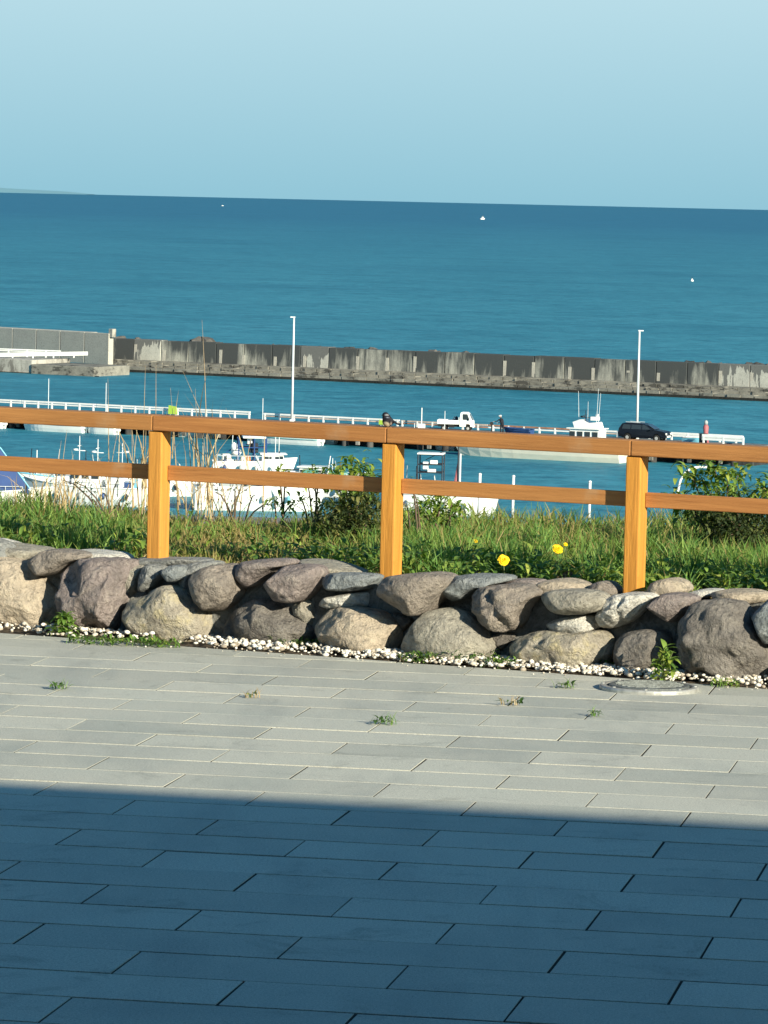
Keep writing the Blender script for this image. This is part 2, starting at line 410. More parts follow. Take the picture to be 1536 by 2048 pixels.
ST = [ # outline px, material, offset out of the wall plane, half thickness, roughness
 ([(-45,1115),(0,1107),(40,1112),(60,1122),(72,1143),(92,1160),(118,1188),(126,1208),(124,1235),(112,1270),(50,1275),(-45,1270)],'tan',.0,.13,.9),
 ([(-40,1080),(0,1084),(50,1092),(90,1100),(84,1114),(66,1128),(40,1118),(0,1112),(-40,1112)],'olive',-.13,.14,.5),
 ([(65,1122),(75,1108),(100,1097),(130,1097),(165,1104),(182,1113),(160,1120),(140,1128),(125,1143),(100,1153),(80,1147),(67,1135)],'brown',-.02,.12,.6),
 ([(140,1098),(190,1101),(240,1106),(262,1122),(220,1128),(170,1120)],'pale',-.17,.12,.4),
 ([(130,1135),(142,1119),(185,1112),(240,1113),(275,1120),(270,1150),(257,1190),(247,1230),(242,1266),(190,1276),(140,1270),(132,1230),(129,1170)],'purple',.0,.14,1.25),
 ([(293,1132),(305,1125),(325,1129),(334,1140),(324,1165),(302,1182),(285,1186),(287,1160)],'grey',-.03,.09,1.0),
 ([(262,1128),(282,1122),(296,1128),(290,1145),(284,1175),(282,1195),(262,1198),(258,1165)],'olive',-.07,.09,1.0),
 ([(331,1136),(345,1129),(372,1130),(379,1140),(375,1158),(360,1164),(338,1161),(330,1148)],'blue',.0,.08,.8),
 ([(246,1205),(275,1195),(300,1192),(318,1176),(335,1168),(355,1167),(372,1180),(387,1205),(412,1222),(431,1237),(438,1257),(432,1285),(330,1288),(252,1280),(244,1240)],'lich',.03,.13,.8),
 ([(372,1130),(395,1122),(430,1120),(436,1128),(412,1138),(400,1152),(394,1185),(386,1203),(374,1182),(378,1155)],'grey',-.09,.12,.6),
 ([(262,1114),(320,1116),(400,1116),(425,1122),(395,1132),(340,1134),(285,1128)],'grey',-.17,.12,.4),
 ([(392,1160),(400,1142),(420,1130),(455,1124),(475,1130),(480,1150),(484,1185),(470,1210),(440,1226),(415,1221),(400,1205),(391,1183)],'brown',.02,.13,.5),
 ([(474,1135),(490,1121),(540,1116),(582,1116),(594,1128),(565,1133),(545,1148),(522,1174),(500,1174),(480,1165)],'purple',-.05,.13,.6),
 ([(545,1147),(560,1132),(600,1126),(640,1129),(647,1145),(640,1165),(624,1190),(606,1205),(580,1207),(558,1196),(546,1175)],'purple',.02,.13,.6),
 ([(438,1268),(448,1240),(474,1214),(495,1199),(522,1194),(560,1204),(592,1220),(617,1245),(631,1268),(626,1295),(560,1300),(500,1296),(442,1288)],'dark',.02,.12,1.2),
 ([(598,1203),(618,1190),(634,1202),(640,1230),(634,1258),(615,1240),(585,1215)],'olive',-.05,.09,.9),
 ([(648,1160),(660,1145),(700,1144),(762,1149),(752,1166),(736,1180),(700,1182),(654,1179)],'blue',-.01,.10,.9),
 ([(642,1197),(680,1188),(738,1180),(741,1205),(736,1218),(700,1218),(652,1212)],'pale',-.04,.10,.9),
 ([(632,1258),(643,1230),(670,1212),(720,1211),(770,1224),(797,1245),(803,1268),(797,1292),(786,1318),(740,1318),(690,1312),(643,1294),(631,1272)],'tan',.04,.13,1.1),
 ([(748,1172),(762,1156),(800,1147),(880,1141),(908,1154),(903,1172),(878,1197),(864,1222),(845,1234),(818,1227),(788,1212),(753,1191)],'brown',.05,.14,.55),
 ([(590,1117),(640,1119),(680,1128),(735,1146),(715,1152),(650,1150),(610,1138)],'olive',-.19,.12,.4),
 ([(800,1318),(805,1290),(825,1260),(850,1226),(872,1214),(905,1212),(937,1222),(962,1248),(982,1275),(996,1290),(992,1325),(930,1330),(860,1328)],'olive',.04,.14,.55),
 ([(882,1172),(898,1154),(940,1146),(1012,1149),(1026,1160),(990,1170),(955,1182),(938,1199),(905,1203),(880,1196)],'blue',-.06,.13,.7),
 ([(943,1190),(955,1174),(985,1168),(1050,1164),(1090,1183),(1066,1201),(1054,1226),(1047,1254),(1015,1266),(993,1262),(972,1240),(952,1214)],'brown',.02,.13,1.2),
 ([(1085,1192),(1098,1179),(1150,1176),(1200,1181),(1221,1198),(1214,1220),(1170,1230),(1120,1227),(1092,1214)],'olive',.05,.11,.4),
 ([(1066,1182),(1090,1159),(1130,1155),(1165,1166),(1182,1182),(1140,1192),(1090,1190)],'tan',-.13,.12,.4),
 ([(1005,1160),(1040,1156),(1088,1160),(1078,1180),(1050,1190),(1020,1180)],'purple',-.18,.10,.5),
 ([(1172,1182),(1198,1161),(1217,1161),(1240,1180),(1236,1196),(1190,1194)],'brown',-.17,.09,.7),
 ([(1088,1252),(1118,1234),(1205,1225),(1209,1255),(1168,1270),(1115,1268)],'pale',-.01,.10,.9),
 ([(1013,1310),(1028,1282),(1060,1261),(1110,1259),(1150,1267),(1205,1257),(1224,1275),(1226,1300),(1217,1335),(1160,1342),(1060,1336),(1018,1328)],'lich',.05,.12,.9),
 ([(1206,1222),(1217,1199),(1240,1185),(1300,1183),(1322,1188),(1302,1207),(1284,1227),(1272,1243),(1240,1254),(1213,1258),(1203,1240)],'pale',-.02,.12,1.2),
 ([(1297,1205),(1318,1187),(1360,1183),(1400,1194),(1382,1217),(1357,1242),(1345,1247),(1323,1237),(1307,1223)],'purple',.02,.11,.6),
 ([(1235,1300),(1238,1275),(1255,1261),(1300,1256),(1332,1261),(1340,1285),(1338,1325),(1322,1350),(1280,1354),(1243,1350),(1234,1325)],'dark',.04,.12,1.1),
 ([(1356,1262),(1368,1226),(1400,1199),(1450,1191),(1487,1199),(1503,1240),(1522,1275),(1536,1300),(1546,1345),(1530,1372),(1440,1374),(1368,1366),(1357,1320)],'dark',.05,.15,1.25),
 ([(1502,1237),(1515,1204),(1548,1188),(1595,1198),(1605,1250),(1590,1280),(1548,1292),(1518,1267)],'blue',.02,.12,.7),
 ([(1420,1190),(1438,1178),(1500,1178),(1534,1187),(1530,1206),(1490,1206),(1450,1200)],'tan',-.12,.12,.4),
 ([(1292,1182),(1310,1163),(1340,1153),(1367,1164),(1378,1187),(1330,1194)],'tan',-.15,.11,.5),
 ([(1370,1190),(1400,1177),(1445,1179),(1425,1196),(1395,1198)],'pale',-.16,.10,.4),
 ([(375,1225),(395,1215),(430,1228),(455,1240),(440,1262),(400,1240)],'olive',-.07,.08,.7),
 ([(975,1270),(1010,1262),(1050,1256),(1040,1275),(1018,1300),(995,1295)],'dark',-.05,.08,.8),
 ([(785,1220),(815,1228),(840,1238),(820,1262),(802,1270),(792,1245)],'dark',-.05,.08,.8),
]
DENT = {4: [(158, 1145, 208, 1250, .035, .035), (235, 1150, 215, 1240, .012, .02)], 33: [(1425, 1240, 1505, 1345, .045, .045), (1400, 1300, 1440, 1350, .02, .02)], 14: [(470, 1250, 480, 1290, .03, .05)],
        19: [(775, 1200, 810, 1218, .03, .03)], 30: [(1262, 1200, 1258, 1240, .014, .03)], 7: [(335, 1260, 410, 1262, .012, .012)], 23: [(1000, 1185, 1030, 1250, .02, .03)], 29: [(1085, 1290, 1100, 1280, .015, .02)]}
for i, (poly, mt, off, th, rg) in enumerate(ST):
    boulder(poly, SM[mt], off, th*1.1, i+1, wall, rg*.9, dents=DENT.get(i, ()))
# the wall goes on beyond both sides of the picture
def extra(x0, x1, seed):
    rn = random.Random(seed); x = x0; ks = list(SM)
    while x < x1:
        w = rn.uniform(110, 190); sh = (x-768)*.073
        for row in (0, 1, 2):
            cx = x+w/2+rn.uniform(-20, 20); cy = (1268, 1175, 1158)[row]+sh+rn.uniform(-6, 6); hh = (46, 42, 18)[row]
            poly = [(cx+w*.54*math.cos(t)*(1+rn.uniform(-.15, .1)), cy+hh*math.sin(t)*(1+rn.uniform(-.15, .1))) for t in [2*PI*j/10 for j in range(10)]]
            boulder(poly, SM[ks[rn.randrange(len(ks))]], (.03, 0, -.15)[row], .13, rn.randrange(999)+50, wall, .7)
        x += w*.96
extra(-800, -60, 3); extra(1610, 2300, 4)
# mortar core behind the boulders
core = MB(); NS = 120
xs = [-3.4+6.8*i/NS for i in range(NS+1)]
prof = [(.00, -.05), (-.01, .08), (-.03, .17), (-.06, .235), (-.12, .262), (-.26, .262), (-.42, .235), (-.55, .15)]
vs = []; fs = []
for i, u in enumerate(xs):
    for j, (o_, z) in enumerate(prof):
        p = W0+wa*u+wn*(o_+.002); nz = noise.noise(Vector((u*5, j*1.7, 3)))*.022
        vs.append((p.x+wn.x*nz, p.y+wn.y*nz, z+noise.noise(Vector((u*4, j*2.1, 9)))*.014))
n_ = len(prof)
for i in range(NS):
    for j in range(n_-1): fs.append((i*n_+j, i*n_+j+1, (i+1)*n_+j+1, (i+1)*n_+j))
mo = link('mortar', mesh_data('mortar', [Vector(v)-Vector((W0.x, W0.y, 0)) for v in vs], fs, M['mortar'], True), wall)

# ------------------------------------------------------------------ pebble strip
sm = MB(); sm.add([(-6, edge_line(-6)-.002, -.012), (6, edge_line(6)-.002, -.012), (6, wall_line(6)+.25, .004), (-6, wall_line(-6)+.25, .004)], [(0, 1, 2, 3)])
tag(sm.build('soil_strip', M['soil']), kind='structure')
def pebble_mat():
    m, t, b = newmat('white_pebble', .6, .3)
    at = nn(t, 'ShaderNodeAttribute', attribute_name='tint').outputs['Fac']
    c = ramp(t, at, [(0, (.20, .165, .12)), (.18, (.42, .37, .30)), (.45, (.62, .58, .49)), (1, (.78, .75, .68))])
    t.links.new(c, b.inputs['Base Color']); return m
M['pebble'] = pebble_mat()
bm = bmesh.new(); bmesh.ops.create_icosphere(bm, subdivisions=1, radius=1); bm.verts.ensure_lookup_table()
ico = np.array([v.co[:] for v in bm.verts]); icf = np.array([[v.index for v in f.verts] for f in bm.faces]); bm.free()
def scatter_mesh(name, tv, tf, pos, mats, tints, mat, parent=None, smooth=False, kind='stuff'):
    # tv (n,3) template, pos (k,3), mats (k,3,3)
    K = len(pos); n = len(tv)
    V = np.einsum('kij,nj->kni', mats, tv)+pos[:, None, :]
    F = (tf[None]+(np.arange(K)*n)[:, None, None]).reshape(-1, tf.shape[1])
    me = bpy.data.meshes.new(name); me.vertices.add(K*n); me.vertices.foreach_set('co', V.reshape(-1).astype(np.float32))
    L = F.size; me.loops.add(L); me.loops.foreach_set('vertex_index', F.reshape(-1).astype(np.int32))
    me.polygons.add(len(F)); me.polygons.foreach_set('loop_start', (np.arange(len(F))*F.shape[1]).astype(np.int32))
    me.update(calc_edges=True); me.materials.append(mat)
    a = me.attributes.new('tint', 'FLOAT', 'POINT'); a.data.foreach_set('value', np.repeat(tints, n).astype(np.float32))
    if smooth: me.polygons.foreach_set('use_smooth', [True]*len(me.polygons))
    o = link(name, me, parent)
    if kind: o['kind'] = kind
    return o
def rotz(a):
    c, s = np.cos(a), np.sin(a); z = np.zeros_like(a); o = np.ones_like(a)
    return np.stack([np.stack([c, -s, z], -1), np.stack([s, c, z], -1), np.stack([z, z, o], -1)], -2)
def rotx(a):
    c, s = np.cos(a), np.sin(a); z = np.zeros_like(a); o = np.ones_like(a)
    return np.stack([np.stack([o, z, z], -1), np.stack([z, c, -s], -1), np.stack([z, s, c], -1)], -2)
def pebbles():
    K = 9500; x = RNG.uniform(-3, 3, K); f = RNG.uniform(0, 1, K)**1.0
    e = np.array([edge_line(v) for v in x]); w = np.array([wall_line(v) for v in x])
    y = e+.012+f*(w-e+.07)
    s = .004+.0085*RNG.uniform(0, 1, K)**1.6; S = np.zeros((K, 3, 3)); S[:, 0, 0] = s*RNG.uniform(.9, 1.5, K); S[:, 1, 1] = s; S[:, 2, 2] = s*RNG.uniform(.55, .9, K)
    Mx = rotz(RNG.uniform(0, 6.3, K))@rotx(RNG.uniform(-.5, .5, K))@S
    z = .001+RNG.uniform(0, .014, K)+.012*np.exp(-((f-.35)/.3)**2)
    # thinner in patches where weeds took over
    keep = np.array([noise.noise(Vector((a*3.1, 5.5, 0))) for a in x])+RNG.uniform(-.35, .6, K) > -.12
    pos = np.stack([x, y, z], -1)[keep]
    scatter_mesh('pebbles', ico, icf, pos, Mx[keep], RNG.uniform(0, 1, K)[keep], M['pebble'], smooth=True)
    K = 90; x = RNG.uniform(-1.6, 1.6, K); y = np.array([edge_line(v) for v in x])-RNG.exponential(.05, K)
    s = RNG.uniform(.002, .005, K); S = np.zeros((K, 3, 3)); S[:, 0, 0] = s; S[:, 1, 1] = s; S[:, 2, 2] = s*.7
    scatter_mesh('loose_grit', ico, icf, np.stack([x, y, np.full(K, .004)], -1), S, RNG.uniform(0, .7, K), M['pebble'])
pebbles()

# ------------------------------------------------------------------ greenery helpers
def leaf_mat(name, stops, trans=.35, rough=.55):
    m, t, b = newmat(name, rough, .25)
    at = nn(t, 'ShaderNodeAttribute', attribute_name='tint').outputs['Fac']
    c = ramp(t, at, stops); t.links.new(c, b.inputs['Base Color'])
    tr = nn(t, 'ShaderNodeBsdfTranslucent'); c2 = mixc(t, 1.0, c, (1.1, 1.2, .55), 'MULTIPLY'); t.links.new(c2, tr.inputs['Color'])
    mx = nn(t, 'ShaderNodeMixShader'); mx.inputs[0].default_value = trans
    t.links.new(b.outputs[0], mx.inputs[1]); t.links.new(tr.outputs[0], mx.inputs[2])
    t.links.new(mx.outputs[0], t.nodes['Material Output'].inputs[0]); return m
M['grass'] = leaf_mat('grass_blade', [(0, (.36, .27, .12)), (.14, (.32, .27, .10)), (.3, (.24, .27, .07)), (.55, (.16, .25, .05)), (.8, (.085, .21, .05)), (1, (.26, .38, .09))])
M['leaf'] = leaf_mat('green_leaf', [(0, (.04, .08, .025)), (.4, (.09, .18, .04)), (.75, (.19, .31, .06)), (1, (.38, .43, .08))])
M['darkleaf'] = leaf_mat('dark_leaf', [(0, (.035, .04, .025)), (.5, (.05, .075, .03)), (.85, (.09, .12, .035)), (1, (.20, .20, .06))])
M['straw'] = leaf_mat('dry_straw', [(0, (.28, .19, .09)), (.5, (.46, .34, .18)), (1, (.62, .50, .30))], .2, .6)
M['twig'] = paint('twig', (.13, .09, .06), .8, .4, 20)
M['stem'] = paint('green_stem', (.16, .20, .07), .6, .3, 20)
M['petal'] = paint('yellow_petal', (.85, .55, .008), .6, .12, 60)

def blades(name, pos, h, w, lean, tints, mat, parent=None, kind='stuff', curl=1.0, az=None):
    K = len(pos); az = RNG.uniform(0, 6.283, K) if az is None else az
    ts = np.array([0, .35, .7, 1.0]); wid = np.array([1, .9, .6, .05])
    d = np.stack([np.cos(az), np.sin(az)], -1); fa = az+RNG.uniform(-1.6, 1.6, K); s = np.stack([np.cos(fa+1.57), np.sin(fa+1.57)], -1)
    V = np.zeros((K, 8, 3))
    for i, t in enumerate(ts):
        off = (lean*h*(t**(1+curl)))[:, None]*d
        z = h*(t-.35*lean*lean*t**3)
        for j, sg in enumerate((-1, 1)):
            V[:, i*2+j, :2] = off+s*(sg*w*.5*wid[i])[:, None]; V[:, i*2+j, 2] = z
    V += pos[:, None, :]
    tf = np.array([[0, 1, 3, 2], [2, 3, 5, 4], [4, 5, 7, 6]])
    F = (tf[None]+(np.arange(K)*8)[:, None, None]).reshape(-1, 4)
    me = bpy.data.meshes.new(name); me.vertices.add(K*8); me.vertices.foreach_set('co', V.reshape(-1).astype(np.float32))
    me.loops.add(F.size); me.loops.foreach_set('vertex_index', F.reshape(-1).astype(np.int32))
    me.polygons.add(len(F)); me.polygons.foreach_set('loop_start', (np.arange(len(F))*4).astype(np.int32))
    me.update(calc_edges=True); me.materials.append(mat)
    a = me.attributes.new('tint', 'FLOAT', 'POINT'); a.data.foreach_set('value', np.repeat(tints, 8).astype(np.float32))
    o = link(name, me, parent)
    if kind: o['kind'] = kind
    return o
# broad leaf template: length along +y, curved
def leaf_template(wd=.4, n=5, droop=.25, fold=.12):
    vs = []; fs = []
    for i in range(n):
        t = i/(n-1); ww = wd*math.sin(PI*min(.97, t*.93+.05))**.8
        z = .12*math.sin(PI*t)-droop*t*t
        vs += [(-ww/2, t, z+fold*ww), (0, t, z), (ww/2, t, z+fold*ww)]
    for i in range(n-1):
        a = i*3; fs += [(a, a+1, a+4, a+3), (a+1, a+2, a+5, a+4)]
    return np.array(vs), np.array(fs)
LT, LF = leaf_template()
def leaves(name, pos, size, tints, mat, parent, el=(-.2, .9), kind=None, wmul=1.0, az=None):
    K = len(pos); az = RNG.uniform(0, 6.283, K) if az is None else az
    S = np.zeros((K, 3, 3)); S[:, 0, 0] = size*wmul; S[:, 1, 1] = size; S[:, 2, 2] = size
    Mx = rotz(az)@rotx(RNG.uniform(el[0], el[1], K))@S
    return scatter_mesh(name, LT, LF, np.array(pos), Mx, tints, mat, parent, True, kind)

# ------------------------------------------------------------------ grass bank behind the wall
ZB = .235; YE = 18.75
def bank_z(x, y):
    yw = wall_line(x)+.3
    z = ZB+.02*noise.noise(Vector((x*1.3, y*1.3, 0)))
    if y < yw: z -= .0
    if y > YE: z -= (y-YE)*.62
    return z+.0
M['bank_soil'] = paint('bank_soil', (.085, .07, .04), .95, .5, 9, bmp=.8)
vs = []; fs = []; NX = 60; ys = [0, .3, .6, 1, 1.4, 1.8, 2.2, 2.6, 3.0, 3.6, 4.5, 6, 9, 14, 25, 32.7]
for i in range(NX+1):
    x = -30+60*i/NX if abs(i-NX/2) > 12 else -30+60*i/NX
    for j, dy in enumerate(ys):
        yb = min(wall_line(x)+.22, 17.9) if abs(x) < 6 else (wall_line(-6)+.22 if x < 0 else wall_line(6)+.22)
        yb = max(yb, 12.5)
        y = yb+dy
        vs.append((x, y, bank_z(x, y)))
nj = len(ys)
for i in range(NX):
    for j in range(nj-1): fs.append((i*nj+j, (i+1)*nj+j, (i+1)*nj+j+1, i*nj+j+1))
bank = link('grass_bank', mesh_data('grass_bank', vs, fs, M['bank_soil'], True)); tag(bank, kind='structure')

def grass():
    K = 60000
    x = RNG.uniform(-2.7, 2.7, K); wy = np.array([wall_line(v) for v in x])
    f = RNG.uniform(0, 1, K)
    y = wy+.30+f*(YE+.7-wy-.30)
    n1 = np.array([noise.noise(Vector((a*1.8, b*1.8, 1.3))) for a, b in zip(x, y)])
    n2 = np.array([noise.noise(Vector((a*7, b*7, 4.1))) for a, b in zip(x, y)])
    # px-free description: the bank is drier and shorter left of the second post, lush to the right of it
    dry = np.clip((-.02-x)/.35, 0, 1)*np.clip((x+1.15)/.3, 0, 1)
    far = np.clip((y-wy-1.0)/1.6, 0, 1)
    h = (.075+.05*RNG.uniform(0, 1, K)+.05*n2+.035*n1)*(1-.35*dry)
    h = h*np.clip((y-wy-.26)/.25, .35, 1)*(1+.15*np.clip(x, 0, 1))
    n4 = np.array([noise.noise(Vector((a*3.3, b*3.3, 9.3))) for a, b in zip(x, y)]); h = h*(1+.7*n4)
    h = np.clip(h, .02, .2)
    tint = .64+.30*n1+.35*n2+.45*np.where(n4 < -.12, n4, 0)+RNG.normal(0, .2, K)-.30*dry-.15*far
    tint = np.where(RNG.uniform(0, 1, K) < .07+.14*dry+.12*far, RNG.uniform(0, .15, K), tint)
    z = np.array([bank_z(a, b) for a, b in zip(x, y)])-.005
    keep = RNG.uniform(0, 1, K) < np.where(n2 < -.25, .35, 1.0)
    for px, py, Y in ((1007, 1122, 16.02), (1115, 1099, 16.6), (1131, 1089, 16.8), (951, 1083, 16.9), (1397, 1143, 16.0), (1415, 1136, 16.1)):
        xd = AtY(px, py, Y).x; keep &= ~((abs(x-xd) < .032) & (y < Y+.02))
    o = blades('grass', np.stack([x, y, z], -1)[keep], h[keep], RNG.uniform(.004, .0095, K)[keep], RNG.uniform(.1, 1.1, K)[keep], np.clip(tint, 0, 1)[keep], M['grass'])
    # long pale seed-blades standing out
    K = 900; x = RNG.uniform(-2.5, 2.5, K); wy = np.array([wall_line(v) for v in x]); y = wy+.6+RNG.uniform(0, 1, K)*(YE-wy-.5)
    z = np.array([bank_z(a, b) for a, b in zip(x, y)])
    blades('tall_grass', np.stack([x, y, z], -1), RNG.uniform(.10, .2, K), RNG.uniform(.003, .005, K), RNG.uniform(.2, .9, K), RNG.uniform(.5, 1, K), M['grass'])
    # dead thatch at the roots
    K = 9000; x = RNG.uniform(-2.6, 2.6, K); wy = np.array([wall_line(v) for v in x]); y = wy+.28+RNG.exponential(.22, K)
    z = np.array([bank_z(a, b) for a, b in zip(x, y)])
    blades('thatch', np.stack([x, y, z], -1), RNG.uniform(.02, .06, K), RNG.uniform(.003, .005, K), RNG.uniform(.8, 1.8, K), RNG.uniform(0, .8, K), M['straw'])
    # low clover-like ground cover between the blades
    K = 7500; x = RNG.uniform(-2.5, 2.5, K); wy = np.array([wall_line(v) for v in x]); y = wy+.34+RNG.exponential(.4, K); y = np.minimum(y, YE)
    z = np.array([bank_z(a, b) for a, b in zip(x, y)])+RNG.uniform(.005, .10, K)
    n = np.array([noise.noise(Vector((a*2.4, b*2.4, 7.7))) for a, b in zip(x, y)]); k = n+.25*np.clip(x, -1, 1)+RNG.uniform(-.2, .2, K) > -.05
    k &= ~((np.abs(x-AtY(1007, 1121, 15.98).x) < .05) & (y < 16.1)) & ~((np.abs(x-AtY(1115, 1099, 16.6).x) < .04) & (y < 16.6))
    leaves('ground_cover', np.stack([x, y, z], -1)[k], RNG.uniform(.018, .05, K)[k], np.clip(RNG.normal(.62, .2, K), 0, 1)[k], M['leaf'], None, (-.3, .9), 'stuff', 1.3)
grass()

def broadleaf():
    K = 2600; x = RNG.uniform(-2.4, 2.4, K); wy = np.array([wall_line(v) for v in x]); y = wy+.36+RNG.exponential(.35, K); y = np.minimum(y, YE)
    n = np.array([noise.noise(Vector((a*3.4, b*3.4, 2.2))) for a, b in zip(x, y)]); z = np.array([bank_z(a, b) for a, b in zip(x, y)])+RNG.uniform(.01, .09, K)
    k = (n+.22*np.clip(x*1.5, -1, 1)+RNG.uniform(-.15, .15, K) > .0) & ~((np.abs(x-AtY(1007, 1121, 15.98).x) < .06) & (y < 16.15)) & ~((np.abs(x-AtY(1115, 1099, 16.6).x) < .045) & (y < 16.6))
    leaves('broad_weeds', np.stack([x, y, z], -1)[k], RNG.uniform(.04, .085, K)[k], np.clip(RNG.normal(.68, .22, K), 0, 1)[k], M['leaf'], None, (-.1, 1.1), 'stuff', .75)
broadleaf()

# dandelions
def dandelion(px, py, Y, size, label, hpl=.06, tilt=.7):
    p = AtY(px, py, Y); z0 = bank_z(p.x, p.y)
    r = empty('dandelion', (p.x, p.y, z0), 0, label, 'dandelion', 'dandelions on the grass bank')
    hz = p.z-z0
    q = MB(); q.tube([(.01, .02, -.01), (.004, .012, hz*.6), (0, .004, hz-.004)], .0022, 6, .0016); q.build('stem', M['stem'], r, True)
    fl = MB(); rn = random.Random(int(px)); ax = Vector((.25, -tilt, .65)).normalized()
    u = ax.orthogonal().normalized(); v = ax.cross(u); c = Vector((0, 0, hz))
    for ring, (rad, up, n) in enumerate([(1, .12, 22), (.82, .3, 18), (.6, .45, 14), (.35, .55, 8)]):
        for k in range(n):
            t = 2*PI*(k+.5*ring)/n+rn.uniform(-.06, .06); d = u*math.cos(t)+v*math.sin(t); s = ax.cross(d)
            w = size*.085; rr = size*.5*rad*rn.uniform(.88, 1.08)
            a = c+d*(size*.05); b = c+d*rr*.6+ax*(size*up*.5); e = c+d*rr+ax*(size*up*.55)
            fl.add([a-s*w*.4, a+s*w*.4, b+s*w, e+s*w*.8, e-s*w*.8, b-s*w], [(0, 1, 2, 5), (5, 2, 3, 4)])
    fl.build('flower_head', M['petal'], r)
    n = 9; az = np.arange(n)*2*PI/n+rn.uniform(0, 1)
    leaves('foliage', np.zeros((n, 3))+np.array([0.01, .02, .004]), np.full(n, .11), np.full(n, .45)+RNG.uniform(-.2, .2, n), M['leaf'], r, (.1, .6), 'stuff', .55, az)
dandelion(1007, 1121, 15.98, .046, 'largest yellow dandelion, low at the front edge of the grass', .1, .9)
dandelion(1115, 1099, 16.6, .044, 'yellow dandelion wide open behind the largest one, left of the third post')
dandelion(1131, 1089, 16.8, .018, 'small orange yellow dandelion just behind the wide open one')
dandelion(951, 1083, 16.9, .018, 'small closing dandelion high in the grass near the second post')
dandelion(1397, 1143, 16.0, .017, 'small dandelion right of the third post, the nearer of two')
dandelion(1415, 1136, 16.1, .015, 'small dandelion right of the third post, the farther of two')

# weeds in and beside the pebbles
def weed(px, py, n, sp, ht, tint, label, tall=False, z=0.0, dry=0):
    p = G(px, py, z); r = empty('weed', (p.x, p.y, z), 0, label, 'weed', 'weeds along the paving')
    rn = np.random.default_rng(int(px*7+py)); n = int(n*1.7); sp *= 1.25; ht *= 1.15
    if tall:
        q = MB()
        for k in range(4):
            a = rn.uniform(0, 6.28); q.tube([(0, 0, -.01), (.012*math.cos(a), .012*math.sin(a), ht*.5), (.03*math.cos(a), .03*math.sin(a), ht*rn.uniform(.7, 1))], .0022, 5, .001)
        q.build('stem', M['stem'], r, True)
    f = rn.uniform(0, 1, n); a = rn.uniform(0, 6.28, n); rr = sp*np.sqrt(rn.uniform(0, 1, n))*(1-.7*f if tall else 1)
    pos = np.stack([rr*np.cos(a), rr*np.sin(a)*.55, ht*f*(.85 if tall else .6)+.004], -1)
    sz = (.02+.03*rn.uniform(0, 1, n))*(1.1 if tall else .62)
    leaves('foliage', pos, sz, np.clip(rn.normal(tint, .2, n), 0, 1), M['leaf'], r, (-.2, 1.0), 'stuff', .9)
    b = 14 if not tall else 10
    blades('sprig', np.stack([rn.uniform(-sp, sp, b), rn.uniform(-sp, sp, b)*.4, np.zeros(b)], -1), rn.uniform(.02, .05, b)*(1+tall), np.full(b, .0028), rn.uniform(.3, 1, b), rn.uniform(0, 1, b) if dry else rn.uniform(.4, 1, b), M['straw'] if dry else M['grass'], r, 'stuff')
weed(128, 1272, 70, .045, .07, .62, 'leafy green weed in front of the dark gap between the tan and purple boulders', True)
weed(180, 1287, 60, .07, .025, .5, 'flat weed spreading over pebbles below the tall purple boulder')
weed(262, 1291, 90, .09, .03, .5, 'low green mat of weed below the left end of the triangular boulder')
weed(322, 1294, 60, .06, .03, .55, 'low green weed below the middle of the triangular boulder')
weed(525, 1290, 60, .06, .05, .5, 'weed at the foot of the dark boulder, left clump')
weed(592, 1297, 90, .08, .045, .45, 'bushy weed at the foot of the dark boulder, right clump')
weed(738, 1310, 26, .035, .03, .7, 'small bright weed under the pinkish tan boulder')
weed(835, 1325, 80, .06, .045, .4, 'scrubby weed at the left foot of the smooth domed boulder', dry=1)
weed(925, 1326, 110, .1, .05, .35, 'dry scrubby weed below the middle of the smooth domed boulder', dry=1)
weed(1000, 1334, 80, .06, .035, .4, 'scrubby weed in the gap right of the domed boulder')
weed(1200, 1338, 50, .05, .035, .6, 'low weed under the yellow lichened boulder')
weed(1328, 1364, 46, .04, .115, .72, 'tall bright green weed with paddle leaves beside the drain cover', True)
weed(1450, 1374, 26, .04, .03, .75, 'small bright weed in the pebbles at the right')
weed(118, 1378, 16, .032, .018, .3, 'small weed in a paving joint at the left', z=.002)
weed(765, 1448, 18, .036, .018, .35, 'small weed in a paving joint near the middle of the paving', z=.002)
weed(1024, 1410, 10, .03, .012, .2, 'thin brownish weed in a paving joint left of the drain cover', z=.002, dry=1)
weed(1130, 1376, 12, .03, .018, .3, 'little weed in a paving joint close to the pebbles', z=.002)
weed(1190, 1432, 6, .014, .02, .3, 'tiny weed sprig in a paving joint in front of the drain cover', z=.002)
weed(505, 1395, 6, .02, .014, .3, 'tiny weed sprig in the paving left of centre', z=.002, dry=1)

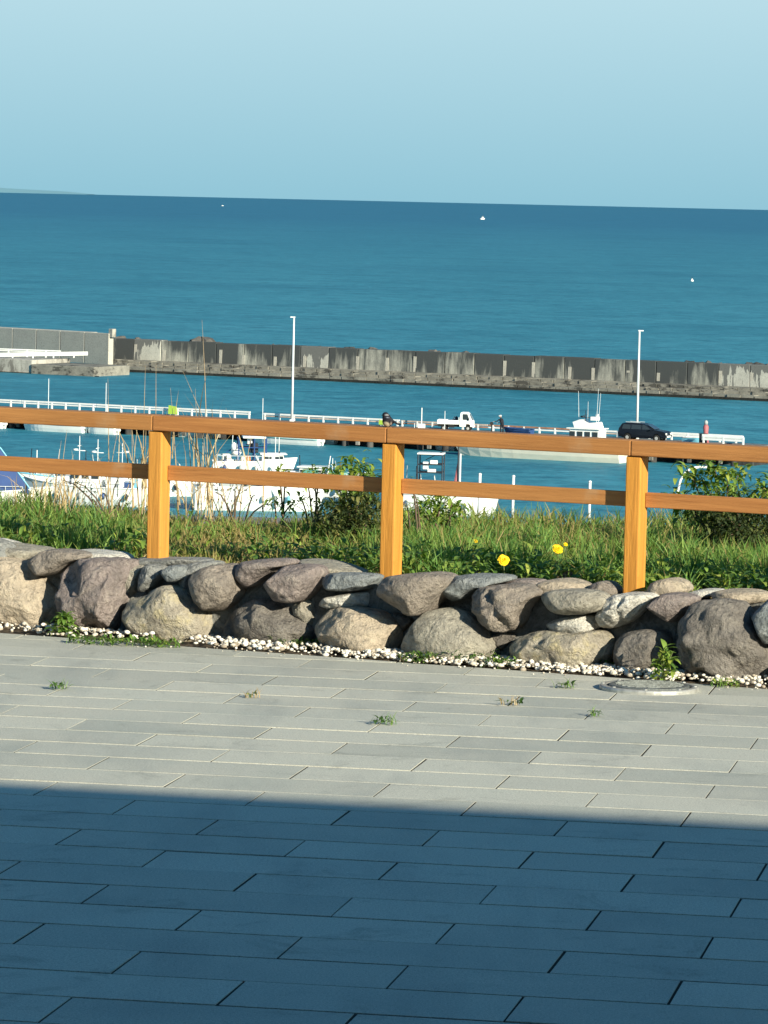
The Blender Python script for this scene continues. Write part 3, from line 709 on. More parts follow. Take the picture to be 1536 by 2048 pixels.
# dry reeds
def reeds(px, pbase, Y, n, top, spread, label, lean=.15):
    p = AtY(px, pbase, Y); z0 = bank_z(p.x, Y)-.02
    r = empty('reed_clump', (p.x, Y, z0), 0, label, 'dry reeds', 'dry reed clumps behind the fence')
    H = AtY(px, top, Y).z-z0; rn = random.Random(int(px)+n)
    for k in range(n):
        h = H*rn.uniform(.3, .85) if k else H; a = rn.uniform(0, 6.28); x0 = rn.gauss(0, spread*.4); y0 = rn.gauss(0, .05)
        lx = rn.gauss(0, lean)*h
        q = MB(); q.tube([(x0, y0, 0), (x0+lx*.3, y0, h*.4), (x0+lx*.65, y0+.01, h*.75), (x0+lx, y0+.02, h)], [.0026, .0022, .0013, .0005], 5)
        q.build('stalk', M['stalk'], r, True)
    K = n*4; t = RNG.uniform(0, .65, K)
    pos = np.stack([RNG.normal(0, spread*.45, K), RNG.normal(0, .05, K), t*H*.55], -1)
    blades('dead_leaves', pos, RNG.uniform(.12, .34, K)*min(1.3, H/.5), RNG.uniform(.004, .008, K), RNG.uniform(.1, 1.1, K), RNG.uniform(.2, 1, K), M['straw'], r, 'stuff')
M['stalk'] = paint('dry_stalk', (.45, .33, .19), .6, .35, 30)
reeds(55, 1010, 18.5, 4, 905, .12, 'sparse dry reeds left of the first rail bay')
reeds(92, 1010, 18.6, 4, 880, .10, 'thin dry reed tuft in front of the blue tarpaulin')
reeds(133, 1010, 18.5, 5, 860, .07, 'dry reed tuft with feathery tops between blue tarpaulin and white boat')
reeds(216, 1015, 18.4, 4, 758, .08, 'tall dry reeds standing above the top rail left of the first post')
reeds(284, 1015, 18.4, 5, 733, .07, 'tall dry reeds crossing behind the first post', .06)
reeds(312, 1015, 18.5, 3, 728, .05, 'tallest thin reeds just right of the first post top', .05)
reeds(392, 1020, 18.4, 10, 640, .12, 'densest clump of pale dry reeds with the highest stalk, right of the first post', .05)
reeds(430, 1015, 18.55, 4, 880, .10, 'short leaning dry reeds right of the dense clump', .35)
reeds(488, 1020, 18.5, 2, 745, .10, 'two lone slanting reeds between the first and second post', .18)

# shrubs
def shrub(name, px, pbase, Y, shoots, label, cat, mat, leafn, lsize, tintr, stemcol, spreadl=.05):
    p = AtY(px, pbase, Y); z0 = bank_z(p.x, Y)
    r = empty(name, (p.x, Y, z0), 0, label, cat); rn = random.Random(int(px))
    LP = []; TT = []; AZ = []
    for (tx, ty, dY) in shoots:
        e = AtY(tx, ty, Y+dY)-r.location; b = Vector((rn.uniform(-.03, .03), rn.uniform(-.04, .04), -.02)); m_ = b.lerp(e, .5)+Vector((0, 0, .05))
        pts = [b, b.lerp(m_, .5)+Vector((0, 0, .01)), m_, m_.lerp(e, .55)+Vector((0, 0, .015)), e]
        q = MB(); q.tube(pts, [.006, .005, .004, .003, .0015], 6); q.build('branch', stemcol, r, True)
        for k in range(leafn):
            t = 1-abs(rn.gauss(0, .33)); t = max(.1, t); i = min(3, int(t*4)); c = pts[i].lerp(pts[i+1], t*4-i)
            s = spreadl*(1.1-.5*t)
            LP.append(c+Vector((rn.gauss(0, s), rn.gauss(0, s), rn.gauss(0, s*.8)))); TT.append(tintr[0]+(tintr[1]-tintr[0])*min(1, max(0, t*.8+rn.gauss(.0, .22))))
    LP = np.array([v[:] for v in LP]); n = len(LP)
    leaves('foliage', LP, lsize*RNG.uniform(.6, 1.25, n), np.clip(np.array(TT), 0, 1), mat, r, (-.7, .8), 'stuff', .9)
    return r
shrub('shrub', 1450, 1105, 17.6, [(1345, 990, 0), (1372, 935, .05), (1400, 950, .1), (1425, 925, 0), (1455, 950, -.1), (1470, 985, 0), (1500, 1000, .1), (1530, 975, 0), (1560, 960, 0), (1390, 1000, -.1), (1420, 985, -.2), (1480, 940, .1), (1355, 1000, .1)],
      'leafy shrub with yellow green tops behind the fence at the far right', 'shrub', M['leaf'], 80, .050, (.25, 1.05), M['twig'], .035)
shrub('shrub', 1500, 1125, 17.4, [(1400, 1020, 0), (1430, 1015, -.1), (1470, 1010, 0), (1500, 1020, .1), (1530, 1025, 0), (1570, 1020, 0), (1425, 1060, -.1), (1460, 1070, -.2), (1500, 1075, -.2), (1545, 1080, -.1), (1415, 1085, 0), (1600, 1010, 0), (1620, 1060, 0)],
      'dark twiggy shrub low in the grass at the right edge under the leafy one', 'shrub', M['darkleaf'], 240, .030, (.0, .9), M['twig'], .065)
shrub('sapling', 700, 1080, 17.9, [(680, 925, 0), (705, 915, .05), (735, 925, 0), (665, 950, -.05), (722, 945, 0), (748, 945, .1), (690, 960, -.1), (740, 975, -.1), (715, 985, 0)],
      'green sapling left of the second post, its leaves above the lower rail', 'sapling', M['leaf'], 48, .050, (.3, 1.0), M['twig'], .032)
shrub('sapling', 628, 1075, 18.0, [(624, 928, 0), (610, 945, 0), (640, 945, 0), (600, 1000, 0), (655, 1005, 0)],
      'thin sapling with one leafy tip poking above the lower rail', 'sapling', M['leaf'], 20, .044, (.4, .95), M['twig'], .018)
shrub('sapling', 562, 1070, 18.1, [(556, 932, 0), (572, 938, 0), (548, 1000, 0), (590, 1010, 0)],
      'slender sapling farthest left, its yellow green tip by the cabin boat', 'sapling', M['leaf'], 18, .042, (.6, 1.0), M['twig'], .016)
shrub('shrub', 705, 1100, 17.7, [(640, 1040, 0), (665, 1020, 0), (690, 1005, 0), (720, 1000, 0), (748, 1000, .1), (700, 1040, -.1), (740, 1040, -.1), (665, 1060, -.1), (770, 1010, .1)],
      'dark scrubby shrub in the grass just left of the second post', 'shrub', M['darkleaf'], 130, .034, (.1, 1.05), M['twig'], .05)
shrub('sapling', 885, 1075, 18.1, [(865, 1000, 0), (885, 990, 0), (905, 1005, 0), (840, 1015, 0), (925, 1025, 0), (880, 1030, 0), (825, 1025, 0)],
      'bright leafy sapling right of the second post in front of a white boat', 'sapling', M['leaf'], 44, .042, (.35, 1.0), M['twig'], .032)
shrub('shrub', 835, 1085, 17.6, [(822, 955, .3), (830, 990, 0), (812, 1010, 0)], 'small yellowish shoot right beside the second post', 'shoot', M['leaf'], 7, .026, (.5, .9), M['twig'], .014)
shrub('bramble', 480, 1075, 18.2, [(430, 985, 0), (470, 975, 0), (510, 990, .1), (545, 1010, 0)], 'bare twiggy bramble in front of the long white hull', 'bramble', M['darkleaf'], 8, .02, (.3, 1.0), M['twig'], .02)
shrub('bramble', 225, 1075, 18.2, [(125, 960, 0), (150, 965, 0), (205, 985, .1), (245, 1000, 0), (180, 1000, 0)], 'dark twiggy bramble between the blue tarpaulin and the first post', 'bramble', M['darkleaf'], 12, .022, (.0, .8), M['twig'], .03)

# ------------------------------------------------------------------ timber fence
fb0 = G(302, 1118, .28); fb1 = G(1258, 1180, .28)
fd = Vector((fb1.x-fb0.x, fb1.y-fb0.y, 0)).normalized(); fn = Vector((fd.y, -fd.x, 0)); fang = math.atan2(fd.y, fd.x)
fence = empty('timber_fence', (fb0.x, fb0.y, 0), 0, 'orange stained timber rail fence standing on the boulder wall', 'fence')
def fz(px, py):          # height on the fence's front plane
    return OnPlane(px, py, fb0, fn)
post_l = [G(287, 1118, .28), G(755, 1148, .28), G(1240, 1180, .28)]
us = [(p-fb0).dot(fd) for p in post_l]; step = (us[2]-us[0])/2
PWD, PDP = .060, .080
upos = [us[0]-2*step, us[0]-step, us[0], us[1], us[2], us[2]+step, us[2]+2*step]
tA, tB = fz(0, 815), fz(1536, 895); bA, bB = fz(0, 845), fz(1536, 926)
lA, lB = fz(0, 914), fz(1536, 1001); mA, mB = fz(0, 944), fz(1536, 1031)
def lin(a, b, u):
    ua, ub = (a-fb0).dot(fd), (b-fb0).dot(fd); return a.z+(b.z-a.z)*(u-ua)/(ub-ua)
def P(u, d, z): return fd*u+fn*d+Vector((0, 0, z))       # local to the fence empty
def bar(u0, u1, d0, d1, z00, z01, z10, z11, name, mat, bevel=.004):
    c = P((u0+u1)/2, (d0+d1)/2, (z00+z10)/2); L = (u1-u0)
    vs = [(-L/2, y, z-c.z) for y, z in ((-d0+(d0+d1)/2, z00), (-d1+(d0+d1)/2, z00), (-d1+(d0+d1)/2, z01), (-d0+(d0+d1)/2, z01))]
    vs += [(L/2, y, z-c.z) for y, z in ((-d0+(d0+d1)/2, z10), (-d1+(d0+d1)/2, z10), (-d1+(d0+d1)/2, z11), (-d0+(d0+d1)/2, z11))]
    q = MB(); q.add(vs, [(0, 1, 2, 3), (4, 7, 6, 5), (0, 4, 5, 1), (1, 5, 6, 2), (2, 6, 7, 3), (3, 7, 4, 0)])
    o = q.build(name, mat, fence, bevel=bevel, loc=c); o.rotation_euler = (0, 0, fang); return o
for i, u in enumerate(upos):
    zt = lin(bA, bB, u+PWD/2)-.002
    bar(u, u+PWD, -PDP, 0, .14, zt, .14, zt, 'post', M['post_wood'], .006)
    if i < len(upos)-1:
        un = upos[i+1]; a, b = u+PWD+.0005, un-.0005
        bar(a, b, -.078, -.052, lin(mA, mB, a), lin(lA, lB, a), lin(mA, mB, b), lin(lA, lB, b), 'lower_rail', M['rail_wood'], .003)
        a, b = u+PWD*.35+.001, un+PWD*.35-.001
        bar(a, b, -.086, .008, lin(bA, bB, a), lin(tA, tB, a), lin(bA, bB, b), lin(tA, tB, b), 'top_rail', M['rail_wood'], .004)

# ------------------------------------------------------------------ bird on the rail
bp = fz(768, 851)-fn*.03; bz = lin(tA, tB, (bp-fb0).dot(fd))
bird = empty('bird', (bp.x, bp.y, bz), 0, 'small black headed bird with pale belly perched on the top rail above the second post', 'bird')
def bird_mat():
    m, t, b = newmat('bird_plumage', .7, .2)
    oc = nn(t, 'ShaderNodeTexCoord').outputs['Object']
    def blob(c, r, s=(1, 1, 1), soft=.25):
        mp = nn(t, 'ShaderNodeMapping'); mp.inputs['Location'].default_value = tuple(-c[i]*s[i] for i in range(3)); mp.inputs['Scale'].default_value = s
        t.links.new(oc, mp.inputs[0]); l = nn(t, 'ShaderNodeVectorMath', operation='LENGTH'); t.links.new(mp.outputs[0], l.inputs[0])
        return ramp(t, l.outputs['Value'], [(r*(1-soft), 1), (r, 0)])
    c = (.012, .012, .018)
    n = noi(t, 300, 3, .5, oc)
    c = mixc(t, ramp(t, n, [(.4, 0), (.8, .4)]), c, (.02, .02, .03))
    belly = blob((-.004, -.006, .012), .0155, (1, .8, 1.05)); c = mixc(t, belly, c, (.36, .31, .21))
    flank = blob((.0135, -.010, .018), .0065, (1.5, .8, .8)); c = mixc(t, flank, c, (.36, .30, .26))
    cheek = blob((-.003, -.012, .0468), .0048, (.7, .45, 1.7)); c = mixc(t, cheek, c, (.20, .20, .21))
    bar_ = blob((-.001, -.018, .0375), .0042, (.7, .45, 2.2)); c = mixc(t, bar_, c, (.22, .25, .32))
    t.links.new(c, b.inputs['Base Color']); return m
M['bird'] = bird_mat(); M['bird_dark'] = paint('bird_dark', (.012, .012, .016), .5, .2, 80); M['eye'] = paint('eye_black', (.005, .005, .005), .1, 0, 1, .6)
q = MB(); R_ = Matrix.Rotation(-.5, 3, 'Y')
q.sphere((.000, 0, .022), .0205, (.98, .95, 1.08), 16, 12); q.sphere((.008, .002, .024), .017, (1.1, .9, .8), 14, 10, Matrix.Rotation(.6, 3, 'Y'))
q.sphere((-.004, 0, .036), .0165, (1.0, .95, 1.0), 14, 10); q.sphere((-.008, -.001, .0455), .0125, (1.05, .95, .95), 14, 10)
bo = q.build('body', M['bird'], bird, True, fix=False)
rm = bo.modifiers.new('r', 'REMESH'); rm.mode = 'VOXEL'; rm.voxel_size = .0013; rm.use_smooth_shade = True
sm_ = bo.modifiers.new('s', 'SMOOTH'); sm_.iterations = 10
q = MB(); q.prism([(0, -.0018), (.0075, 0), (0, .0018)], -.0018, .0018); o = q.build('beak', M['bird_dark'], bird, True); o.location = (-.0185, -.004, .0455); o.rotation_euler = (0, 0, PI+.3)
for s in (-1, 1):
    q = MB(); q.sphere((-.0145, -.001+s*.0095, .0485), .0016, (1, 1, 1), 8, 6); q.build('eye', M['eye'], bird, True)
    q = MB(); q.tube([(-.002+s*.004, -.002, .008), (-.002+s*.005, -.004, .0)], .0009, 6)
    for dx in (-.005, 0, .005): q.tube([(-.002+s*.005, -.004, .0012), (-.002+s*.005+dx, -.012, .0008)], .0007, 5)
    q.build('leg', M['bird_dark'], bird, True)
q = MB()
for k in range(5):
    o_ = (k-2)*.0016
    q.add([(.008, o_-.003, .034), (.008, o_+.003, .037), (.026, o_*1.5+.003, .023), (.040, o_*2.2+.0022, .0135), (.052, o_*2.6+.0018, .0125), (.052, o_*2.6-.0018, .010), (.040, o_*2.2-.0022, .0095), (.026, o_*1.5-.003, .016)], [(0, 1, 2, 7), (7, 2, 3, 6), (6, 3, 4, 5)])
o = q.build('tail', M['bird_dark'], bird, fix=False); sd = o.modifiers.new('s', 'SOLIDIFY'); sd.thickness = .0022
for s in (-1, 1):
    q = MB(); q.sphere((.006, s*.0145, .029), .014, (1.25, .3, .75), 12, 8, Matrix.Rotation(.75, 3, 'Y')); q.build('wing', M['bird'], bird, True)

# ------------------------------------------------------------------ building behind the camera, whose eave shades the near paving
s0 = G(0, 1566); s1 = G(1536, 1650)
EH = 4.3; sh = Vector((sdir.x, sdir.y, 0)).normalized(); k_ = (EH+.3)/math.tan(SUN_EL)
e0 = s0+sh*k_; e1 = s1+sh*k_; ed = (e1-e0).normalized(); en = Vector((-ed.y, ed.x, 0))
if en.y > 0: en = -en
M['plaster'] = paint('plaster', (.42, .40, .36), .85, .15, 2); M['soffit'] = paint('soffit', (.30, .24, .17), .7, .2, 3); M['glass_dark'] = paint('window_glass', (.03, .04, .045), .08, 0, 1, .6)
bl = empty('cafe_building', (e0.x, e0.y, 0), 0, 'plain building with a wide flat eave behind the viewer', 'building')
def eb(a, b, c, z0, z1): # a,b along the eave, c = (near, far) depth towards the back
    o_ = [ed*a+en*c[0], ed*b+en*c[0], ed*b+en*c[1], ed*a+en*c[1]]
    q = MB(); q.add([p+Vector((0, 0, z0)) for p in o_]+[p+Vector((0, 0, z1)) for p in o_], [(0, 1, 2, 3), (7, 6, 5, 4), (0, 4, 5, 1), (1, 5, 6, 2), (2, 6, 7, 3), (3, 7, 4, 0)]); return q
eb(-16, 12, (0, 13), EH, EH+.3).build('roof', M['soffit'], bl)
eb(-15, 11, (6.8, 12), 0, EH-.003).build('wall', M['plaster'], bl)
for i in range(6): eb(-13+4*i, -10.4+4*i, (6.74, 6.797), .7, 2.6).build('window', M['glass_dark'], bl)

# ================================================================== HARBOUR
ZW = EYE-23.0; ZD = EYE-21.3
# terrain down to the near quay and water
M['slope'] = paint('slope_scrub', (.06, .08, .03), .95, .5, .5)
q = MB(); q.add([(-400, 46, -17.2), (400, 46, -17.2), (400, 250, ZW-3), (-400, 250, ZW-3)], [(0, 1, 2, 3)])
q.add([(-400, 46, -17.2), (400, 46, -17.2), (400, 30, -8), (-400, 30, -8)], [(0, 1, 2, 3)])
tag(q.build('hillside', M['slope']), kind='structure')

def water_mat():
    m, t, b = newmat('sea_water', .12, .5)
    geo = nn(t, 'ShaderNodeNewGeometry').outputs['Position']
    sep = nn(t, 'ShaderNodeSeparateXYZ'); t.links.new(geo, sep.inputs[0])
    # wind streaks and the light and dark of ripples, painted into the base colour
    w1 = noi(t, .05, 4, .6, geo, (.35, .05, 1)); w2 = noi(t, .26, 5, .7, geo, (.9, 1, 1)); w3 = noi(t, .004, 4, .55, geo, (.6, 1, 1)); w4 = noi(t, 1.1, 4, .65, geo, (.6, 1, 1)); w5 = noi(t, .022, 4, .6, geo, (.6, 1, 1))
    c = mixc(t, ramp(t, w1, [(.35, 0), (.65, 1)]), (.036, .215, .285), (.044, .238, .308))
    c = mixc(t, ramp(t, w3, [(.35, .15), (.5, 0), (.65, 0)]), c, (.010, .118, .190))
    w6 = noi(t, .07, 5, .75, geo, (1, 1.3, 1)); w7 = noi(t, .03, 5, .8, geo, (.5, 1, 1))
    c = mixc(t, ramp(t, w6, [(.36, .6), (.49, 0)]), c, (.012, .125, .19)); c = mixc(t, ramp(t, w7, [(.53, 0), (.68, .45)]), c, (.07, .30, .38))
    c = mixc(t, ramp(t, w5, [(.35, .4), (.5, 0)]), c, (.009, .118, .180))
    c = mixc(t, ramp(t, w2, [(.33, 1), (.49, 0)]), c, (.012, .125, .185))
    c = mixc(t, ramp(t, w2, [(.54, 0), (.68, .8)]), c, (.06, .29, .39))
    c = mixc(t, ramp(t, w4, [(.33, .9), (.48, 0)]), c, (.012, .115, .17))
    c = mixc(t, ramp(t, w4, [(.6, 0), (.75, .5)]), c, (.07, .31, .40))
    dm = nn(t, 'ShaderNodeMapRange'); dm.inputs[1].default_value = 500; dm.inputs[2].default_value = 4500; t.links.new(sep.outputs['Y'], dm.inputs[0])   # deeper, bluer water offshore
    c = mixc(t, dm.outputs[0], c, mixc(t, 1.0, c, (.55, .68, .84), 'MULTIPLY'))
    t.links.new(c, b.inputs['Base Color'])
    bn = bump(t, b, w2, .5, .35)
    b2 = nn(t, 'ShaderNodeBump'); b2.inputs['Strength'].default_value = .6; b2.inputs['Distance'].default_value = .12
    t.links.new(w4, b2.inputs['Height']); t.links.new(bn.outputs[0], b2.inputs['Normal']); t.links.new(b2.outputs[0], b.inputs['Normal'])
    # rough, wind-ruffled surface: mostly water-body colour with a share of sky gloss
    b.inputs['Specular IOR Level'].default_value = .08; b.inputs['Roughness'].default_value = .5
    return m
M['water'] = water_mat()
q = MB(); q.add([(-9000, 60, ZW), (9000, 60, ZW), (9000, 40000, ZW), (-9000, 40000, ZW)], [(0, 1, 2, 3)])
tag(q.build('sea', M['water'], fix=False), kind='structure')

def concrete(name, c1, c2, stain=(.05, .05, .045), amt=.5, top=None, sc=(.9, .9, .28), jig=1.0):
    m, t, b = newmat(name, .9, .15)
    geo = nn(t, 'ShaderNodeNewGeometry').outputs['Position']
    n = noi(t, .5, 5, .6, geo); c = mixc(t, ramp(t, n, [(.3, 0), (.7, 1)]), c1, c2)
    s = noi(t, 1.0, 6, .65, geo, sc, .3); big = noi(t, .16, 4, .65, geo, (1, 1, .3))
    add = nn(t, 'ShaderNodeMath', operation='MULTIPLY_ADD'); t.links.new(big, add.inputs[0]); add.inputs[1].default_value = .8*jig; a0 = .4*(jig-1); t.links.new(s, add.inputs[2])
    sb = nn(t, 'ShaderNodeMath', operation='SUBTRACT'); t.links.new(add.outputs[0], sb.inputs[0]); sb.inputs[1].default_value = a0
    src = sb.outputs[0]
    if top:
        sep = nn(t, 'ShaderNodeSeparateXYZ'); t.links.new(geo, sep.inputs[0])
        mr = nn(t, 'ShaderNodeMapRange'); mr.inputs[1].default_value = top[0]; mr.inputs[2].default_value = top[1]; mr.inputs[3].default_value = 0; mr.inputs[4].default_value = top[2]
        t.links.new(sep.outputs['Z'], mr.inputs[0]); a2 = nn(t, 'ShaderNodeMath', operation='ADD'); t.links.new(src, a2.inputs[0]); t.links.new(mr.outputs[0], a2.inputs[1]); src = a2.outputs[0]
    c = mixc(t, ramp(t, src, [(amt-.13, 0), (amt, .4), (min(1, amt+.16), .97)]), c, stain)
    f = noi(t, 6, 4, .7, geo); c = mixc(t, ramp(t, f, [(.3, .35), (.55, 0)]), c, (.08, .08, .075))
    t.links.new(c, b.inputs['Base Color']); bump(t, b, f, .5, .05); return m
M['bw_wall'] = concrete('stained_concrete', (.42, .42, .36), (.28, .28, .25), (.050, .057, .059), .80, (ZW+1.4, ZW+4.0, .17), sc=(1.1, 1.1, .16), jig=2.2)
M['bw_light'] = concrete('light_concrete', (.50, .50, .44), (.38, .38, .34), (.13, .135, .13), 1.10, (ZW+2.6, ZW+4.1, .30), sc=(1.3, 1.3, .2), jig=1.2)
M['bw_clean'] = concrete('grey_concrete', (.46, .44, .375), (.40, .38, .33), (.22, .21, .18), 1.16)
M['bw_block'] = concrete('block_concrete', (.30, .285, .24), (.18, .175, .15), (.07, .068, .06), .98, sc=(.8, .8, 1.5))
M['bw_tide_shade'] = concrete('tide_shade_concrete', (.02, .022, .02), (.012, .014, .013), (.03, .03, .025), .9)  # dark waterline band: tide mark and shadow at the foot in one colour
M['armour'] = concrete('armour_rock', (.15, .14, .125), (.09, .085, .08), (.05, .05, .045), .95)
M['pier'] = concrete('pier_concrete', (.20, .225, .23), (.15, .17, .18), (.10, .11, .11), .98)
M['pier_dark'] = concrete('pile_and_shade', (.10, .10, .095), (.05, .05, .05), (.025, .025, .025), .85)
M['quay_white'] = concrete('quay_pale', (.50, .48, .42), (.36, .35, .31), (.17, .16, .14), .95)

# ---- breakwater
B0 = G(344, 748, ZW); B1 = G(1536, 803, ZW); bd = (B1-B0).normalized(); bn = Vector((-bd.y, bd.x, 0)) # bn away from camera
if bn.y < 0: bn = -bn
bang = math.atan2(bd.y, bd.x)
bw = empty('breakwater', (B0.x, B0.y, ZW), bang, 'long dark stained concrete breakwater with stepped block footing across the harbour', 'breakwater')
uL = (G(203, 742, ZW)-B0).dot(bd)-3.4; uR = 165
q = MB(); q.box(((uL+uR)/2, 3.0, -.5), (uR-uL, 6.6, 1.64)); q.build('footing', M['bw_tide_shade'], bw)
rows = [(0.0, 1.5, .22, .62), (1.5, 2.9, .62, .98), (2.9, 4.3, .98, 1.32)]
for ri, (y0, y1, z0, z1) in enumerate(rows):
    L = 1.75; n = int((uR-uL)/L); rn = random.Random(ri)
    me = None
    for k in range(n):
        u = uL+L*(k+.5)+(.5*L if ri % 2 else 0)
        if u+L/2 > uR: continue
        if me is None:
            t_ = MB(); t_.box((0, 0, 0), (L-.09, y1-y0+.25, z1-z0+.3)); me = t_.build('block', M['bw_block'], bw, bevel=.05); me.location = (u, (y0+y1)/2, (z0+z1)/2-.15); continue
        o = link('block', me.data, bw, (u, (y0+y1)/2+rn.uniform(-.12, .12), (z0+z1)/2-.15+rn.uniform(-.06, .06)))
        o.rotation_euler = (rn.uniform(-.03, .03), rn.uniform(-.02, .02), rn.uniform(-.03, .03))
q = MB(); q.box(((uL+uR)/2, 5.15, .8), (uR-uL, 1.8, 1.12)); q.build('ledge', M['bw_block'], bw, bevel=.04)
k = 0; u = uL
pm = None; uLight = (G(1318, 795, ZW)-B0).dot(bd)
while u < uR:
    L = 4.15
    hgt = 4.0+.05*math.sin(k*2.1)
    if pm is None:
        q = MB(); q.prism([(-L/2+.04, 0), (L/2-.04, 0), (L/2-.04, 2.75), (-L/2+.04, 2.75)], -1.0, 1.0, lambda x, z: z*.03)
        pm = q.build('wall_panel', M['bw_wall'], bw, bevel=.05); pm.location = (u+L/2, 6.9, 1.25); pmL = pm.data.copy(); pmL.materials[0] = M['bw_light']; u += L; k += 1; continue
    o = link('wall_panel', pm.data, bw, (u+L/2, 6.9+random.uniform(-.04, .04), 1.25+random.uniform(-.05, .05)))
    if u > uLight or k in (1, 7): o.data = pmL
    md = o.modifiers.new('bevel', 'BEVEL'); md.width = .05; md.segments = 1
    u += L; k += 1
# pilaster strips between some panels
pil = None
for i, u in enumerate([uL+.3+4.15*j for j in range(1, 40) if j not in (3, 8, 12, 13, 20)]):
    if pil is None:
        q = MB(); q.box((0, 0, 0), (.42, .10, 2.2)); pil = q.build('pilaster', M['bw_clean'], bw, bevel=.02); pil.location = (u, 5.95, 2.25)
    elif u < uR:
        o = link('pilaster', pil.data, bw, (u+random.uniform(-.5, .5), 5.95, 1.2+random.uniform(.2, 1.1)))
# armour blocks showing over the wall
def rock(size, seed):
    bm = bmesh.new(); bmesh.ops.create_icosphere(bm, subdivisions=2, radius=1); so = Vector((seed*2.3, seed, 0))
    for v in bm.verts: v.co = Vector((v.co.x*size[0], v.co.y*size[1], v.co.z*size[2]))*(1+.45*noise.noise(v.co*1.6+so)+.2*noise.noise(v.co*4+so))
    me = bpy.data.meshes.new('rock'); bm.to_mesh(me); bm.free(); me.materials.append(M['armour']); return me
arm = [(242, 679, .7), (275, 680, .5), (343, 687, .6), (397, 685, 1.1), (415, 688, 1.2), (432, 690, .7), (546, 693, .5), (636, 697, .55), (695, 701, .7), (703, 700, .6), (745, 702, .7), (865, 708, .8), (872, 709, .7), (920, 711, .6), (932, 712, .9), (1076, 719, .5), (1378, 733, 1.0), (1395, 735, 1.1), (1415, 735, 1.0), (1432, 736, .9), (1450, 737, .7), (1500, 735, .9), (1520, 736, 1.0), (1540, 737, .9), (160, 680, .8)]
armlab = ['rock nub above the breakwater just right of the seawall end', 'flat rock on the breakwater top, second from the seawall', 'low rock on the breakwater above the first stained panels', 'left rock of the largest dark cluster on the breakwater', 'middle rock of the largest dark cluster on the breakwater', 'right rock of the largest dark cluster on the breakwater', 'lone small rock on the breakwater left of the tall pole', 'lone rock on the breakwater just right of the tall pole', 'left rock of the pair on the breakwater above the bird', 'right rock of the pair on the breakwater above the bird', 'single pointed rock on the breakwater above the second post', 'left rock of the pair on the breakwater above the pickup', 'right rock of the pair on the breakwater above the pickup', 'small left rock of the pair right of the pickup', 'large right rock of the pair right of the pickup', 'lone low rock on the breakwater above the bending person', 'first rock of the long heap right of the second pole', 'second rock of the long heap right of the second pole', 'third rock of the long heap right of the second pole', 'fourth rock of the long heap right of the second pole', 'smallest last rock of the long heap right of the second pole', 'left rock of the heap at the right edge of the breakwater', 'middle rock of the heap at the right edge of the breakwater', 'last rock of the heap at the right edge of the breakwater', 'dark rock lying behind the seawall left of the breakwater']
for i, (px, py, s) in enumerate(arm):
    p = AtY(px, py, (B0.y+(B1.y-B0.y)*(px-344)/1192)+9.5)
    o = link('armour_rock', rock((s*1.2, s, s*.75), i), None, (p.x, p.y, p.z-.05*s)); o.rotation_euler = (0, 0, i*1.3)
    tag(o, armlab[i], 'rock', 'armour rocks behind the breakwater')
q = MB()
for j in range(88):
    u = uL+2*j; q.box((u, 9.5+random.uniform(-.5, .5), 1.2+random.uniform(-.4, .5)), (2.2, 2.6, 2.6), M=Matrix.Rotation(random.uniform(-.5, .5), 3, 'X')@Matrix.Rotation(random.uniform(-.5, .5), 3, 'Z'))
tag(q.build('rubble_mound', M['armour'], bw), kind='stuff')

# ---- higher seawall at the left
S1 = AtY(218, 667, 543.5); S0 = AtY(0, 655, 557.0); S0 = S1+(S0-S1)*2.2
sdv = Vector((S1.x-S0.x, S1.y-S0.y, 0)); sl = sdv.length; sdv.normalize(); sang = math.atan2(sdv.y, sdv.x)
sw = empty('seawall', (S1.x, S1.y, ZW), sang, 'tall plain grey seawall at the far left where the breakwater ends', 'seawall')
zt = S1.z-ZW
npl = 10
for j in range(npl):
    L = sl/npl; z_ = zt
    q = MB(); q.prism([(-L*(j+1)+.05, .9), (-L*j-.05, .9), (-L*j-.05, z_), (-L*(j+1)+.05, z_)], 0, .9 if j == 0 else 2.4); q.build('wall_panel', M['bw_clean'], sw, bevel=.05)
q = MB(); q.box((.1, .5, zt+.05), (.7, .7, 1.1)); q.build('end_pillar', M['quay_white'], sw, bevel=.05)
